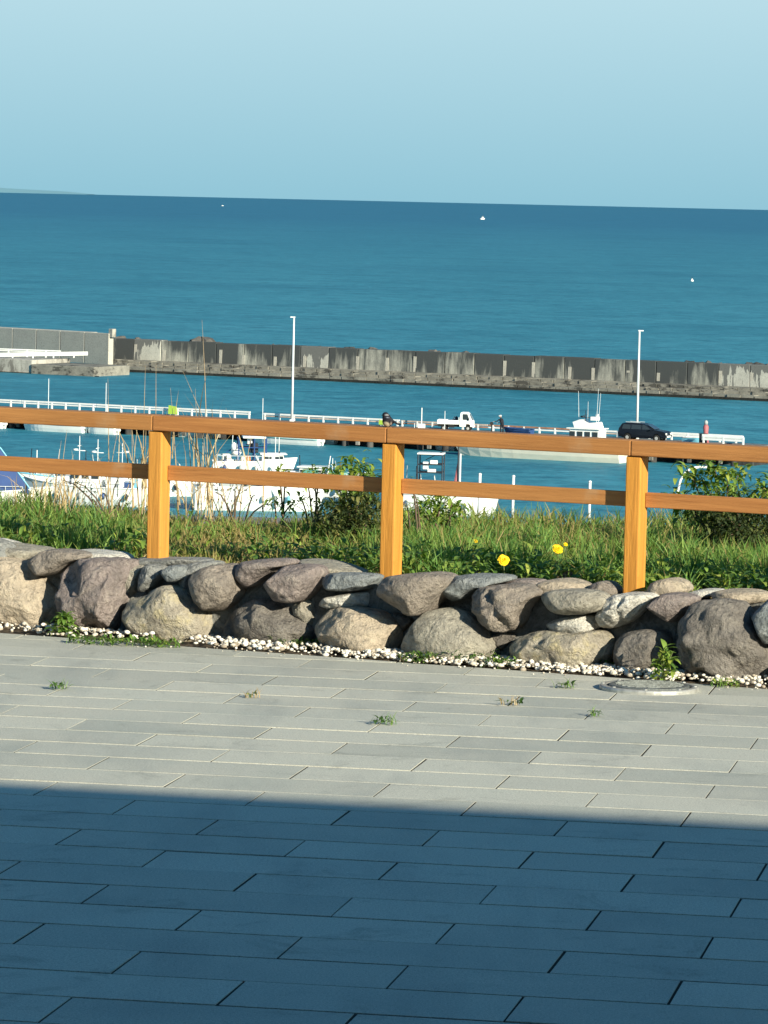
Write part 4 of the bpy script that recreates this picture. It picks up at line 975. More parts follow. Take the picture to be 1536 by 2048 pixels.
# ---- left quay and its rails
lq = empty('left_quay', (G(0, 745, ZW).x, G(0, 745, ZW).y, ZW), bang, 'pale low quay apron in front of the seawall at the far left', 'quay')
xR = (G(110, 745, ZW)-lq.location).dot(bd)
q = MB(); q.box((-20+xR/2, 5.5, .75), (xR+40, 9, 1.9)); q.build('apron', M['quay_white'], lq, bevel=.08)
q = MB(); q.box((xR+4.7, 5, .35), (9.4, 8.5, 1.7)); q.build('ramp', M['bw_block'], lq, bevel=.1)
q = MB(); q.box((xR-15, .92, -.35), (50, .16, .9)); q.build('tide_shade_band', M['bw_tide_shade'], lq)
M['white'] = paint('white_paint', (.78, .80, .78), .45, .12, 1.5); M['rust'] = paint('rusty_rail', (.42, .22, .14), .8, .5, 1.5)
M['palerust'] = paint('peeling_rail', (.60, .50, .42), .7, .5, 1.2)
def guardrail(a, b, h, label, mats, group, spacing=1.58, name='guardrail', bw_=.16):
    L = (b-a).length; d = (b-a).normalized()
    r = empty(name, a, 0, label, 'guardrail', group)
    for i, (zz, th) in enumerate(((h-.09, bw_), (h-.30, bw_*.8))):
        nseg = max(1, int(L/8))
        for j in range(nseg):
            q = MB(); q.beam(d*(L*j/nseg+.03)+Vector((0, 0, zz)), d*(L*(j+1)/nseg-.03)+Vector((0, 0, zz)), .09, th); q.build('beam', mats[(i+j) % len(mats)], r, bevel=.02)
    n = int(L/spacing)
    q = MB(); q.box((0, 0, (h-.05)/2), (.15, .12, h-.05), rot=math.atan2(d.y, d.x)); po = q.build('post', M['white'], r); po.location = d*.2
    for k in range(1, n+1): link('post', po.data, r, d*(.2+spacing*k) if .2+spacing*k < L else d*L)
    return r
GG = 'white guardrails round the harbour'
pa = AtY(-60, 703, 545); pb = AtY(122, 711, 541); pa.z = pb.z = ZW+2.2; guardrail(pa-Vector((0,0,.5)), pb-Vector((0,0,.5)), 1.0, 'upper white guardrail on the far left quay below the seawall', [M['white']], GG, 2.6)
pa = AtY(-60, 722, 538); pb = AtY(176, 712, 539.5); guardrail(Vector((pa.x, pa.y, pb.z-.7)), Vector((pb.x, pb.y, pb.z-.2)), .7, 'lower white guardrail on the edge of the far left quay', [M['white']], GG, 2.6, bw_=.3)

# ---- pier in the middle
pe = lambda x: 378+(23-x)*.51          # y of the pier's near edge at x
X1 = 31.6; X0 = -75
pdv = Vector((1, -.51, 0)).normalized(); pang = math.atan2(pdv.y, pdv.x)
pier = empty('pier', (X1, pe(X1), ZW), pang, 'long concrete pier on piles crossing the harbour behind the fence rail', 'pier')
PLg = (X1-X0)/pdv.x; WP = 7.6
nd = 12
for j in range(nd):
    L = PLg/nd; q = MB(); q.box((-L*(j+.5), WP/2, 1.35), (L-.03, WP, .7)); q.build('deck_slab', M['pier'], pier, bevel=.03)
q = MB(); q.box((-PLg/2, WP/2+1, .45), (PLg, WP-3, 1.1)); q.build('underdeck_shade', M['pier_dark'], pier)  # one solid dark box standing in for the shade under the open deck
q = MB(); q.lathe([(.32, -1.5), (.32, 1.0)], (0, 0, 0), n=10); pl = q.build('pile', M['pier_dark'], pier, True); pl.location = (-1, .6, 0)
M['pile_pale'] = concrete('pile_pale', (.33, .31, .27), (.2, .19, .17), (.06, .06, .05), .9)
k = 0; u = -3.6
while u > -PLg:
    link('pile', pl.data, pier, (u, .6, 0)); link('pile', pl.data, pier, (u, WP-.8, 0)); u -= 2.6; k += 1
q = MB(); q.box((0, 0, 0), (.32, .25, 1.3)); fdr = q.build('fender', M['pile_pale'], pier, bevel=.04); fdr.location = (-2, -.13, .85)
u = -5.0
while u > -PLg: link('fender', fdr.data, pier, (u, -.13, .85)); u -= 3.7
def rp(px, off=7.75):    # a point on the pier deck at picture column px, off metres (in y) behind the near edge
    # intersect the column with the pier line
    v = ray(px, 850); k = v.x/v.y; y = (378+23*.51+off)/(1+.51*k); return Vector((k*y, y, ZD))
guardrail(rp(-250), rp(501), .72, 'long white twin beam guardrail along the left half of the pier', [M['white']], GG)
guardrail(rp(526), rp(800), .64, 'short white guardrail section between the tall pole and the white pickup', [M['white'], M['palerust']], GG)
guardrail(rp(801), rp(1338), .60, 'rust stained guardrail behind the pickup and the dark car', [M['palerust'], M['rust'], M['white']], GG)
guardrail(rp(1340), rp(1486), .70, 'white guardrail along the far edge at the right end of the pier', [M['white']], GG, bw_=.22)
eR = guardrail(rp(1404, .7), rp(1488, .7), .95, 'thick white railing at the near right corner of the pier', [M['white']], GG, 1.9, 'railing', .36)
q = MB(); a_ = rp(1488, .7)-eR.location; b_ = rp(1487, 7.2)-eR.location; q.beam(a_+Vector((0, 0, .82)), b_+Vector((0, 0, .62)), .1, .22); q.build('end_beam', M['white'], eR)
# neon markers on the rail
M['neon'] = paint('neon_vinyl', (.40, .62, .08), .5, .05, 3)
for px, lb, hh in ((345, 'neon yellow green marker board on the pier rail right of the first post', .95), (767, 'neon yellow green marker board on the pier rail under the bird', .55)):
    p = rp(px, 7.3); r = empty('marker_board', p, -.45, lb, 'marker', 'neon marker boards')
    q = MB(); q.prism([(-.5, .1), (.5, .1), (.4, hh-.12), (-.45, hh)], -.03, .03); q.build('board', M['neon'], r)
    q = MB(); q.box((-.3, .08, .3), (.07, .07, .6)); q.box((.3, .08, .3), (.07, .07, .6)); q.build('bracket', M['white'], r)
# light poles
M['galv'] = paint('pale_pole', (.66, .70, .70), .5, .15, 1)
for px, ty, lb, hd in ((583.5, 635, 'tall thin white light pole standing on the pier between first and second post', -1), (1274, 662, 'tall thin white light pole behind the dark car', 1)):
    p = rp(px, 6.6); top = AtY(px+4*(1 if px < 900 else .5), ty, p.y); r = empty('light_pole', p, 0, lb, 'light pole', 'light poles on the pier'); H = top.z-p.z
    q = MB(); q.tube([(0, 0, 0), (0, 0, H*.5), (0, 0, H)], .13, 10, .085); q.build('pole', M['galv'], r, True)
    q = MB(); q.box((hd*.12, 0, H+.03), (.5, .22, .12)); q.build('lamp_head', M['galv'], r, bevel=.03)
    q = MB(); q.box((0, 0, .1), (.4, .4, .2)); q.build('base_plate', M['galv'], r)

# ---- vehicles
M['carwhite'] = paint('white_body', (.82, .84, .82), .3, .06, 2, .5); M['carblack'] = paint('dark_body', (.007, .010, .017), .38, .1, 1, .25)
M['tyre'] = paint('tyre', (.02, .02, .02), .9, .2, 5); M['rim'] = paint('rim', (.52, .52, .5), .4, .2, 5, metal=.3); M['lens'] = paint('lamp_lens', (.75, .75, .7), .1, 0, 1, .8)
M['underbody'] = paint('underbody', (.02, .02, .02), .8, .2, 3)
def wheel(parent, x, y, r, w=.16):
    q = MB(); q.lathe([(r*.62, -w/2), (r*.93, -w/2), (r, -w*.3), (r, w*.3), (r*.93, w/2), (r*.62, w/2)], (0, 0, 0), 'Y', 20); o = q.build('wheel', M['tyre'], parent, True, loc=(x, y, r))
    q = MB(); q.lathe([(.02, -w/2-.005), (r*.3, -w/2-.012), (r*.62, -w/2+.01), (r*.62, w/2-.01), (r*.3, w/2+.012), (.02, w/2+.005)], (0, 0, 0), 'Y', 14); q.build('rim', M['rim'], o)
# kei pickup, cab to the right
tp = rp(911, 4.9); tr = empty('pickup_truck', tp, -.12, 'small white flatbed pickup parked on the pier facing right', 'pickup truck')
W_ = .70
ch = lambda x, z: max(0, (z-1.0))*.13
q = MB(); q.prism([(.42, .42), (1.0, .42), (1.02, .62), (1.15, .72), (1.32, .70), (1.42, .6), (1.44, .42), (1.68, .42), (1.70, .95), (1.60, 1.02), (1.28, 1.66), (1.12, 1.76), (.62, 1.77), (.50, 1.70), (.44, 1.0)], -W_, W_, ch)
q.build('cab', M['carwhite'], tr, bevel=.03)
for s in (-1, 1):
    q = MB(); q.prism([(.70, 1.06), (1.36, 1.06), (1.16, 1.60), (.74, 1.60)], s*(W_-.075)-.02 if s > 0 else -W_+.055, s*(W_-.04) if s > 0 else -W_+.10)
    o = q.build('window', M['glass_dark'], tr)
    o.location = (0, s*.028, 0)
    q = MB(); q.box((.62, s*W_, .9), (.1, .02, .03)); q.build('door_handle', M['underbody'], tr)
    q = MB(); q.box((1.30, s*(W_+.09), 1.12), (.05, .14, .2)); q.build('mirror', M['underbody'], tr)
    q = MB(); q.box((1.69, s*.5, .72), (.05, .24, .14)); q.build('headlight', M['lens'], tr)
q = MB(); q.add([(1.625, -.56, 1.05), (1.625, .56, 1.05), (1.33, .5, 1.6), (1.33, -.5, 1.6)], [(0, 1, 2, 3)]); o = q.build('windshield', M['glass_dark'], tr); so = o.modifiers.new('s', 'SOLIDIFY'); so.thickness = .03
q = MB(); q.box((-.62, 0, .66), (2.02, 1.38, .08)); q.box((-.62, -.69, .84), (2.04, .04, .34)); q.box((-.62, .69, .84), (2.04, .04, .34)); q.box((-1.63, 0, .84), (.04, 1.34, .34)); q.box((.37, 0, .98), (.05, 1.36, .62))
q.build('cargo_bed', M['carwhite'], tr, bevel=.012)
q = MB(); q.box((-.1, 0, .48), (3.0, .9, .2)); q.box((-1.0, 0, .45), (.2, 1.2, .15)); q.box((-.35, -.5, .45), (.55, .3, .26)); q.build('chassis', M['underbody'], tr)
q = MB(); q.box((1.70, 0, .45), (.12, 1.38, .2)); q.build('bumper', M['carwhite'], tr, bevel=.03)
for x in (-1.02, 1.22):
    for y in (-.62, .62): wheel(tr, x, y, .27)
q = MB(); rn = random.Random(4)
M['bundle'] = paint('dark_bundle', (.045, .03, .06), .8, .4, 6)
q.sphere((0, 0, .16), .26, (1.1, 1, .75), 10, 7); q.sphere((.1, .05, .42), .18, (.8, .9, 1.2), 10, 7); q.box((-.18, 0, .38), (.06, .2, .5), M=Matrix.Rotation(.5, 3, 'Y'))
o = q.build('gear_bundle', M['bundle']); o.location = tp+Vector((-.02, 0, .72)); tag(o, 'dark bundle of gear piled in the pickup bed behind the cab', 'bundle')
# dark wagon facing right
cp = rp(1291, 3.6); sv = empty('parked_car', cp, -.42, 'dark estate car parked on the pier facing right', 'car')
CW = .86; ch2 = lambda x, z: max(0, z-.95)*.24+ (.04 if z < .4 else 0)
body = [(-2.3, .36), (-1.78, .30), (-1.74, .52), (-1.58, .70), (-1.30, .72), (-1.12, .56), (-1.06, .30), (1.02, .30), (1.06, .52), (1.22, .70), (1.48, .72), (1.68, .54), (1.74, .34), (2.22, .38), (2.28, .62), (2.20, .86), (1.95, .97), (1.05, 1.08), (.28, 1.52), (-.2, 1.62), (-1.6, 1.64), (-2.0, 1.56), (-2.28, 1.10), (-2.34, .7)]
q = MB(); q.prism(body, -CW, CW, ch2); q.build('body', M['carblack'], sv, bevel=.05)
for s in (-1, 1):
    for (a, b, c_, d_, nm) in ((-1.98, -1.15, -1.82, -1.15, 'window'), (-1.06, -.12, -1.06, -.12, 'window'), (-.02, .88, -.02, .26, 'window')):
        f = lambda z: s*(CW-ch2(0, z)+.006)
        q = MB(); q.add([(a, f(1.08), 1.08), (b, f(1.08), 1.08), (d_, f(1.47), 1.47), (c_, f(1.49), 1.49)], [(0, 1, 2, 3)]); o = q.build(nm, M['glass_dark'], sv); so = o.modifiers.new('s', 'SOLIDIFY'); so.thickness = .01
    q = MB(); q.box((2.2, s*.6, .72), (.14, .34, .2)); q.build('headlight', M['lens'], sv, bevel=.03)
    q = MB(); q.box((.85, s*(CW+.1), 1.08), (.12, .2, .14)); q.build('mirror', M['carblack'], sv, bevel=.02)
    q = MB(); q.tube([(-1.7, s*.58, 1.70), (-.3, s*.58, 1.68)], .025, 6); q.build('roof_rail', M['galv'], sv)
    for x in (-1.43, 1.38): wheel(sv, x, s*(CW-.1), .33, .2)
q = MB(); q.add([(1.10, -.66, 1.12), (1.10, .66, 1.12), (.36, .56, 1.52), (.36, -.56, 1.52)], [(0, 1, 2, 3)]); o = q.build('windshield', M['glass_dark'], sv); so = o.modifiers.new('s', 'SOLIDIFY'); so.thickness = .03; o.location = (.03, 0, .0)
q = MB(); q.box((2.27, 0, .5), (.04, .9, .16)); q.build('number_plate', M['white'], sv)

# ---- person working on the deck
pp = rp(1004, 1.3)
M['dark_cloth'] = paint('dark_clothes', (.018, .02, .028), .9, .2, 6); M['skin'] = paint('skin', (.42, .27, .20), .6, .1, 8); M['cap'] = paint('grey_cap', (.42, .47, .50), .8, .15, 9)
person = empty('person', pp, 0, 'person in dark clothes and pale cap bending forward beside the blue boat on the pier', 'person'); person.scale = (1.08, 1.08, 1.08)
q = MB()
for s in (-1, 1):
    q.tube([(s*.10, 0, .0), (s*.10, .02, .06), (s*.10, .02, .45), (s*.085, .0, .88)], [.05, .055, .07, .095], 10)
    q.tube([(s*.10, .05, .03), (s*.11-.02, -.14, .03)], .045, 8)
q.tube([(.02, 0, .84), (0, 0, 1.0), (-.04, -.03, 1.2), (-.09, -.06, 1.38)], [.15, .155, .18, .16], 12)
q.tube([(-.09, -.06, 1.38), (-.13, -.08, 1.5)], [.08, .06], 8)
q.tube([(-.22, -.04, 1.36), (-.42, -.10, 1.18), (-.66, -.14, 1.14)], [.06, .05, .038], 8)
q.tube([(.06, -.06, 1.36), (-.10, -.22, 1.12), (-.36, -.26, 1.05)], [.06, .05, .038], 8)
o = q.build('body', M['dark_cloth'], person, True, fix=False); rm = o.modifiers.new('r', 'REMESH'); rm.mode = 'VOXEL'; rm.voxel_size = .022; rm.use_smooth_shade = True; s_ = o.modifiers.new('s', 'SMOOTH'); s_.iterations = 4
q = MB(); q.sphere((-.15, -.09, 1.6), .1, (.95, .85, 1.15), 12, 9); q.sphere((-.245, -.12, 1.58), .022, (1, .8, 1), 6, 5); q.build('head', M['skin'], person, True)
q = MB(); q.sphere((-.145, -.085, 1.645), .112, (1, .92, .8), 12, 8); q.tube([(-.2, -.11, 1.64), (-.31, -.15, 1.62)], [.07, .05], 8); q.build('cap', M['cap'], person, True)
for k, (hx, hy, hz) in enumerate(((-.66, -.14, 1.14), (-.36, -.26, 1.05))):
    q = MB(); q.sphere((hx-.03, hy, hz), .04, (1.1, .8, .7), 8, 6)
    for j in range(4): q.tube([(hx-.05, hy-.03+.02*j, hz), (hx-.11, hy-.03+.02*j, hz-.01), (hx-.12, hy-.03+.02*j, hz-.05)], .009, 5, .007)
    q.tube([(hx-.03, hy-.04, hz), (hx-.07, hy-.06, hz-.03)], .01, 5, .008); q.build('hand', M['skin'], person, True)
# winch-like stand at the person's hands
w = empty('davit_winch', pp+Vector((-.95, -.1, 0)), 0, 'dark winch on a stand at the hands of the bending person', 'winch')
q = MB(); q.tube([(0, 0, 0), (0, 0, .95)], .05, 8); q.build('stand', M['underbody'], w); q = MB(); q.lathe([(.16, -.22), (.16, -.18), (.1, -.17), (.1, .17), (.16, .18), (.16, .22)], (0, 0, 1.05), 'Y', 12); q.build('drum', M['underbody'], w)

# ---- boats
M['hull_white'] = paint('hull_white', (.80, .81, .78), .35, .10, .8, .5); M['hull_cream'] = paint('hull_cream', (.74, .70, .58), .4, .12, .8, .4)
M['blue'] = paint('blue_paint', (.025, .07, .20), .4, .2, 1); M['tarp'] = paint('blue_tarp', (.035, .075, .21), .6, .25, .6, bmp=.4); M['lightblue'] = paint('light_blue_paint', (.18, .48, .62), .45, .1, 2)
M['deck'] = paint('deck_grey', (.36, .40, .40), .7, .2, 2); M['orange'] = paint('orange_buoy', (.75, .22, .08), .5, .1, 3); M['green'] = paint('net_green', (.10, .30, .24), .8, .3, 4); M['black'] = paint('black_metal', (.02, .025, .035), .5, .2, 3); M['yellow'] = paint('pale_yellow', (.75, .62, .22), .6, .1, 3)
def hull(L, B, D, root, mat, stripe=None, sheer=.35, name='hull'):
    NSx = 15; vs = []; fs = []; nsec = 9; st = []; rim = []
    for i in range(NSx):
        t = i/(NSx-1); x = -L/2+L*t
        b = B/2*(1-max(0, (t-.58)/.42)**2.6)*(.86+.14*min(1, t/.25)); b = max(b, .02)
        h = D*(1+sheer*max(0, (t-.3)/.7)**2); kz = -.35+.0*t+(.35 if t > .97 else 0)
        rx = L*.05*max(0, (t-.7)/.3)**2
        sec = []
        for j in range(nsec):
            a = -1+2*j/(nsec-1); yy = b*math.copysign(abs(a)**.55, a); fl = (abs(a)**2.4)
            z = kz+(h-kz)*fl
            sec.append((x+rx*max(0, z)/D, yy*(.92+.08*fl), z))
        vs += sec; rim.append((sec[0], sec[-1])); st.append((x, b, h))
    for i in range(NSx-1):
        for j in range(nsec-1): fs.append((i*nsec+j, (i+1)*nsec+j, (i+1)*nsec+j+1, i*nsec+j+1))
    fs.append(tuple(range(nsec)))
    # deck slightly below the rim
    base_ = len(vs)
    for i, (a, b_) in enumerate(rim):
        vs.append((a[0], a[1]*.93, a[2]-.22*min(1, (NSx-1-i)/2+.05))); vs.append((b_[0], b_[1]*.93, b_[2]-.22*min(1, (NSx-1-i)/2+.05)))
    mi0 = len(fs)
    for i in range(NSx-1): fs.append((base_+i*2, base_+i*2+1, base_+i*2+3, base_+i*2+2))
    for i in range(NSx-1):
        fs.append((i*nsec, base_+i*2, base_+(i+1)*2, (i+1)*nsec)); fs.append((i*nsec+nsec-1, (i+1)*nsec+nsec-1, base_+(i+1)*2+1, base_+i*2+1))
    o = link(name, mesh_data(name, vs, fs, mat, False), root)
    for s in (0, 1):
        q = MB(); q.tube([Vector(r_[s])+Vector((0, 0, .02)) for r_ in rim], .055, 6); q.build('gunwale', M['hull_white'] if stripe is None else stripe, root, True)
        if stripe:
            q = MB(); pts = []
            for i in range(NSx):
                a = Vector(vs[i*nsec+(0 if s == 0 else nsec-1)]); b2 = Vector(vs[i*nsec+(1 if s == 0 else nsec-2)]); pts.append(a.lerp(b2, .38)+Vector((0, (-.02 if s == 0 else .02), 0)))
            q.tube(pts, .045, 5); q.build('rubbing_strake', stripe, root, True)
    return st
def cabin(root, x, w, l, z0, h, mat=None, roof=True, wins=3, name='wheelhouse'):
    mat = mat or M['hull_white']
    q = MB(); q.prism([(x-l/2, z0), (x+l/2, z0), (x+l/2-.12, z0+h), (x-l/2, z0+h)], -w/2, w/2, lambda a, z: (z-z0)*.05); o = q.build(name, mat, root, bevel=.03)
    for s in (-1, 1):
        for k in range(wins):
            cx = x-l/2+l*(k+.5)/wins; ww = l/wins*.7
            q = MB(); q.box((cx-x*0, s*(w/2-.03*h+.01), z0+h*.68), (ww, .05, h*.34)); q.build('window', M['glass_dark'], root)
    for k in range(2):
        q = MB(); q.box((x+l/2-.07, (-.25+.5*k)*w, z0+h*.68), (.06, w*.38, h*.34)); q.build('windshield', M['glass_dark'], root)
    if roof:
        q = MB(); q.box((x, 0, z0+h+.05), (l+.35, w+.25, .1)); q.build('cabin_roof', mat, root, bevel=.03)
def mast(root, x, z0, h, cross=True, mat=None, y=0):
    mat = mat or M['galv']; q = MB(); q.tube([(x, y, z0), (x, y, z0+h)], .045, 6, .03)
    if cross: q.tube([(x, y-.5, z0+h*.7), (x, y+.5, z0+h*.7)], .03, 6); q.tube([(x-.45, y, z0+h*.55), (x+.45, y, z0+h*.55)], .03, 6); q.lathe([(.0, 0), (.2, 0), (.2, .12), (0, .14)], (x+.3, y, z0+h*.55), n=10)
    q.build('mast', mat, root, True)
def outboard(root, x, z, mat=None):
    q = MB(); q.box((x, 0, z+.35), (.42, .38, .5)); q.box((x-.02, 0, z-.2), (.16, .1, .8)); q.build('outboard_motor', mat or M['hull_white'], root, bevel=.05)
def boat(px0, px1, pwl, ang, label, L=None, B=None, D=.8, mat=None, stripe=None, name='moored_boat', group='small boats moored along the pier', extra=None, cat='boat', Y=None):
    """waterline at picture row pwl; bow points along ang"""
    cx = (px0+px1)/2; p = G(cx, pwl, ZW) if Y is None else AtY(cx, pwl, Y); p.z = ZW
    Lv = abs(px1-px0)/FPX*p.y; L = L or Lv/max(.3, abs(math.cos(ang)))
    r = empty(name, p, ang, label, cat, group); hull(L, B or L*.27, D, r, mat or M['hull_white'], stripe)
    if extra: extra(r, L, D)
    return r
PA_ = PI+pang*1.0
def small(r, L, D): outboard(r, -L/2-.15, D*.3); cabin(r, .1*L, L*.14, L*.16, D-.2, .55, wins=1); mast(r, -.25*L, D-.2, 1.6, False)
def smallmast(hh, xx=-.1):
    def f(r, L, D): outboard(r, -L/2-.15, D*.3); cabin(r, .05*L, L*.16, L*.2, D-.2, .5, wins=1); mast(r, xx*L, D-.2, hh, False)
    return f
M['teal'] = paint('teal_stripe', (.20, .42, .42), .5, .1, 2)
boat(-40, 8, 856, PA_, 'small white boat at the left edge against the pier piles', extra=small, B=1.5)
boat(48, 172, 863, PA_, 'slim white open boat with teal stripes moored left of the first post', stripe=M['teal'], extra=smallmast(4.3, .12), D=.95, B=1.9)
boat(176, 234, 868, PA_, 'short white skiff moored between the striped boat and the first post', extra=smallmast(4.4), B=1.4, D=.7)
boat(338, 425, 874, PA_, 'white skiff behind the dense reeds, just right of the first post', extra=small, B=1.6)
boat(510, 642, 888, PA_, 'white open boat with twin lines moored midway between first and second post', stripe=M['teal'], extra=smallmast(3.6, .4), D=.75, B=1.8)
boat(645, 672, 888, PA_, 'tiny white dinghy tied right of the twin lined boat', D=.4, B=1.0)
boat(738, 858, 893, PA_, 'white open boat crossing behind the second post', extra=small, D=.85, B=1.8)
boat(872, 912, 900, PA_, 'little white dinghy just left of the long fishing boat', D=.4, B=1.1, extra=lambda r, L, D: mast(r, .2, .2, 3.4, False))
def big(r, L, D):
    cabin(r, -L*.28, 1.9, 2.9, D+.25, 1.4, wins=4)
    q = MB(); q.prism([(-L*.28-1.3, D+1.75), (-L*.28+1.0, D+1.75), (-L*.28+1.2, D+2.25), (-L*.28+.5, D+2.5), (-L*.28-.2, D+2.2), (-L*.28-1.1, D+2.3)], -.75, .75); q.build('flybridge', M['hull_white'], r, bevel=.05)
    q = MB(); q.box((-L*.28-.7, 0, D+2.6), (.6, .9, .35)); q.box((-L*.28-.9, 0, D+2.85), (.25, .3, .3)); q.build('radar_box', M['hull_white'], r, bevel=.05)
    mast(r, -L*.28+.2, D+1.9, 1.4, True, M['black'])
    for dx, hh in ((-.9, 2.3), (.0, 1.4), (.9, 2.6), (1.1, 2.2)):
        q = MB(); q.tube([(-L*.28-dx, .2*dx, D+1.9), (-L*.28-dx*1.15, .2*dx, D+1.9+hh+.8)], .03, 5, .015); q.build('antenna', M['galv'], r)
    cabin(r, -L*.02, 1.3, 1.2, D-.1, .5, wins=1, name='hatch')
boat(922, 1242, 918, PI+pang*.9, 'long cream white fishing boat with twin deck wheelhouse and aerials beside the dark car', name='fishing_boat', B=3.0, D=1.25, mat=M['hull_cream'], extra=big, group=None)
# blue boat lying on the deck
p = rp(1038, 1.8); r = empty('deck_boat', p, pang+PI, 'small blue dinghy lying on the pier deck beside the bending person', 'dinghy')
hull(2.7, 1.1, .3, r, M['blue'], M['blue']); r.location.z = ZD+.30
q = MB(); q.box((-.2, 0, -.28), (1.2, .5, .12)); q.build('cradle', M['white'], r)
# red beacon
p = rp(1412, 4.5); r = empty('harbour_beacon', p, 0, 'slim red harbour beacon with a grey lamp near the right end of the pier', 'beacon')
M['red'] = paint('faded_red', (.40, .13, .14), .6, .15, 2)
q = MB(); q.lathe([(.34, 0), (.28, .3), (.22, 1.0), (.26, 1.5), (.16, 1.7)], (0, 0, 0), n=12); q.build('column', M['red'], r, True)
q = MB(); q.lathe([(.16, 1.7), (.18, 1.95), (.08, 2.1)], (0, 0, 0), n=10); q.build('lamp', M['deck'], r, True)
p = rp(1407, 1.6); r = empty('equipment_box', p, pang, 'black equipment box at the left end of the thick white railing', 'box')
q = MB(); q.box((0, 0, .5), (.6, .5, 1.0)); q.build('case', M['black'], r, bevel=.03); q = MB(); q.box((0, 0, 1.02), (.66, .56, .04)); q.build('lid', M['underbody'], r)
p = rp(1388, 3.2); r = empty('deck_boat', p, pang, 'tiny pale blue dinghy on the pier left of the black box', 'dinghy'); r.location.z = ZD+.25; hull(2.0, .9, .3, r, M['lightblue'])
# fenders / clutter posts on deck
p = rp(843, 6.6); r = empty('boat_hook_rack', p, 0, 'thin white upright post with base on the pier left of the pickup', 'post'); q = MB(); q.tube([(0, 0, 0), (0, 0, 1.9)], .05, 6); q.build('upright', M['white'], r); q = MB(); q.box((0, 0, .2), (.7, .3, .4)); q.build('base', M['white'], r, bevel=.04)

# ---- near boats (in the basin in front of the near quay)
NG = 'larger boats moored in the near basin'
def gear(r, L, D, seed, n=9):
    rn = random.Random(seed); ms = [M['hull_white'], M['deck'], M['black'], M['lightblue'], M['hull_cream'], M['blue'], M['orange']]
    for k in range(n):
        x = rn.uniform(-.42, .3)*L; y = rn.uniform(-.7, .7); w_ = rn.uniform(.25, .8); h_ = rn.uniform(.25, .8)
        q = MB(); q.box((x, y, D-.15+h_/2), (w_, rn.uniform(.25, .6), h_), rot=rn.uniform(-.4, .4)); q.build('gear_box', ms[rn.randrange(len(ms))], r, bevel=.04)
    for k in range(4):
        x = rn.uniform(-.4, .4)*L; q = MB(); q.tube([(x, rn.choice((-.9, .9)), D-.1), (x+rn.uniform(-.2, .2), 0, D+rn.uniform(.9, 2.2))], .035, 5); q.build('stanchion', ms[k % 3], r)
    for sd_ in (-1, 1):
        q = MB(); b_ = .42*L*.27
        for k in range(7):
            x = -L*.45+k*L*.13; q.tube([(x, sd_*b_*1.15, D-.05), (x, sd_*b_*1.15, D+.5)], .022, 5)
        q.tube([(-L*.45, sd_*b_*1.15, D+.5), (L*.33, sd_*b_*1.15, D+.5)], .022, 5); q.build('side_rail', M['galv'], r)
        for k in range(4):
            q = MB(); x = -L*.36+k*L*.2; q.sphere((x, sd_*(1.48 if L > 9 else 1.32), D*.55), .16, (1, 1, 1.6), 8, 6); q.build('fender', ms[(k*3+seed) % 7], r, True)
def nb(px, pyw, ang, L, B, D, label, extra, mat=None, stripe=None, cat='fishing boat', Y=316):
    p = AtY(px, 900, Y); p.z = ZW
    r = empty('fishing_boat', p, ang, label, cat, NG); hull(L, B, D, r, mat or M['hull_white'], stripe)
    extra(r, L, D); gear(r, L, D, int(px+60)); return r
def X_tarp(r, L, D):
    # ridge tent over the foredeck
    q = MB(); q.prism([(-4.6, D+.03), (3.8, D+.03), (1.45, D+3.1), (.4, D+4.2), (-4.6, D+4.6)], -1.2, 1.2, lambda x, z: min(1.1, max(0, (z-D-.05))*.27)); q.build('tarpaulin', M['tarp'], r)
    q = MB(); q.tube([(3.85, 0, D+.0), (1.5, 0, D+3.15), (.4, 0, D+4.25), (-4.6, 0, D+4.65)], .06, 6); q.build('ridge_rope', M['lightblue'], r)
nb(-40, 0, .05, 9.6, 3.0, 1.2, 'cream boat under a steep dark blue tarpaulin at the left edge', X_tarp, M['hull_cream'], Y=305)
def X_l(r, L, D):
    cabin(r, .1, 1.7, 2.2, D-.15, 1.5, wins=3); mast(r, -.6, D+1.3, 2.2, True); mast(r, .8, D+1.3, 2.4, True)
    q = MB(); q.box((-.2, -1.0, D+.6), (.35, .06, 1.4)); q.build('door', M['lightblue'], r)
    q = MB(); q.tube([(2.0, -.5, D), (2.6, -.5, D+.8), (3.4, 0, D+.95), (2.6, .5, D+.8), (2.0, .5, D)], .04, 6); q.build('bow_rail', M['galv'], r)
    q = MB(); q.box((-2.0, 0, D+.35), (1.2, 1.4, .7)); q.build('fish_box', M['hull_white'], r, bevel=.05)
    q = MB(); q.prism([(1.3, D-.1), (3.0, D+.1), (2.4, D+.7), (1.3, D+.75)], -.6, .6); q.build('foredeck_cover', M['hull_white'], r, bevel=.08)
nb(180, 0, PI-.2, 8.8, 2.8, 1.35, 'white wheelhouse boat with pale blue door and T shaped masts left of the first post', X_l, Y=311)
def X_m(r, L, D):
    cabin(r, -.8, 1.4, 1.4, D-.15, .7, wins=2); mast(r, -2.0, D, 2.0, True, M['black'])
    q = MB(); q.box((1.3, 0, D+.15), (1.5, 1.2, .45)); q.build('net_bin', M['deck'], r, bevel=.05)
def X_b(r, L, D):
    cabin(r, .3, 1.6, 1.9, D-.1, 1.25, wins=3); cabin(r, -1.6, 1.3, 1.2, D-.1, .7, wins=2, name='engine_house'); mast(r, -.5, D+1.2, 1.6, True)
nb(258, 0, .15, 7.4, 2.3, 1.2, 'white wheelhouse boat behind the reeds, just left of the first post', X_b, Y=321)
nb(120, 0, PI+.2, 7.0, 2.2, 1.2, 'white boat with a low cabin farther out behind the pale blue door boat', X_m, Y=323, stripe=M['lightblue'])
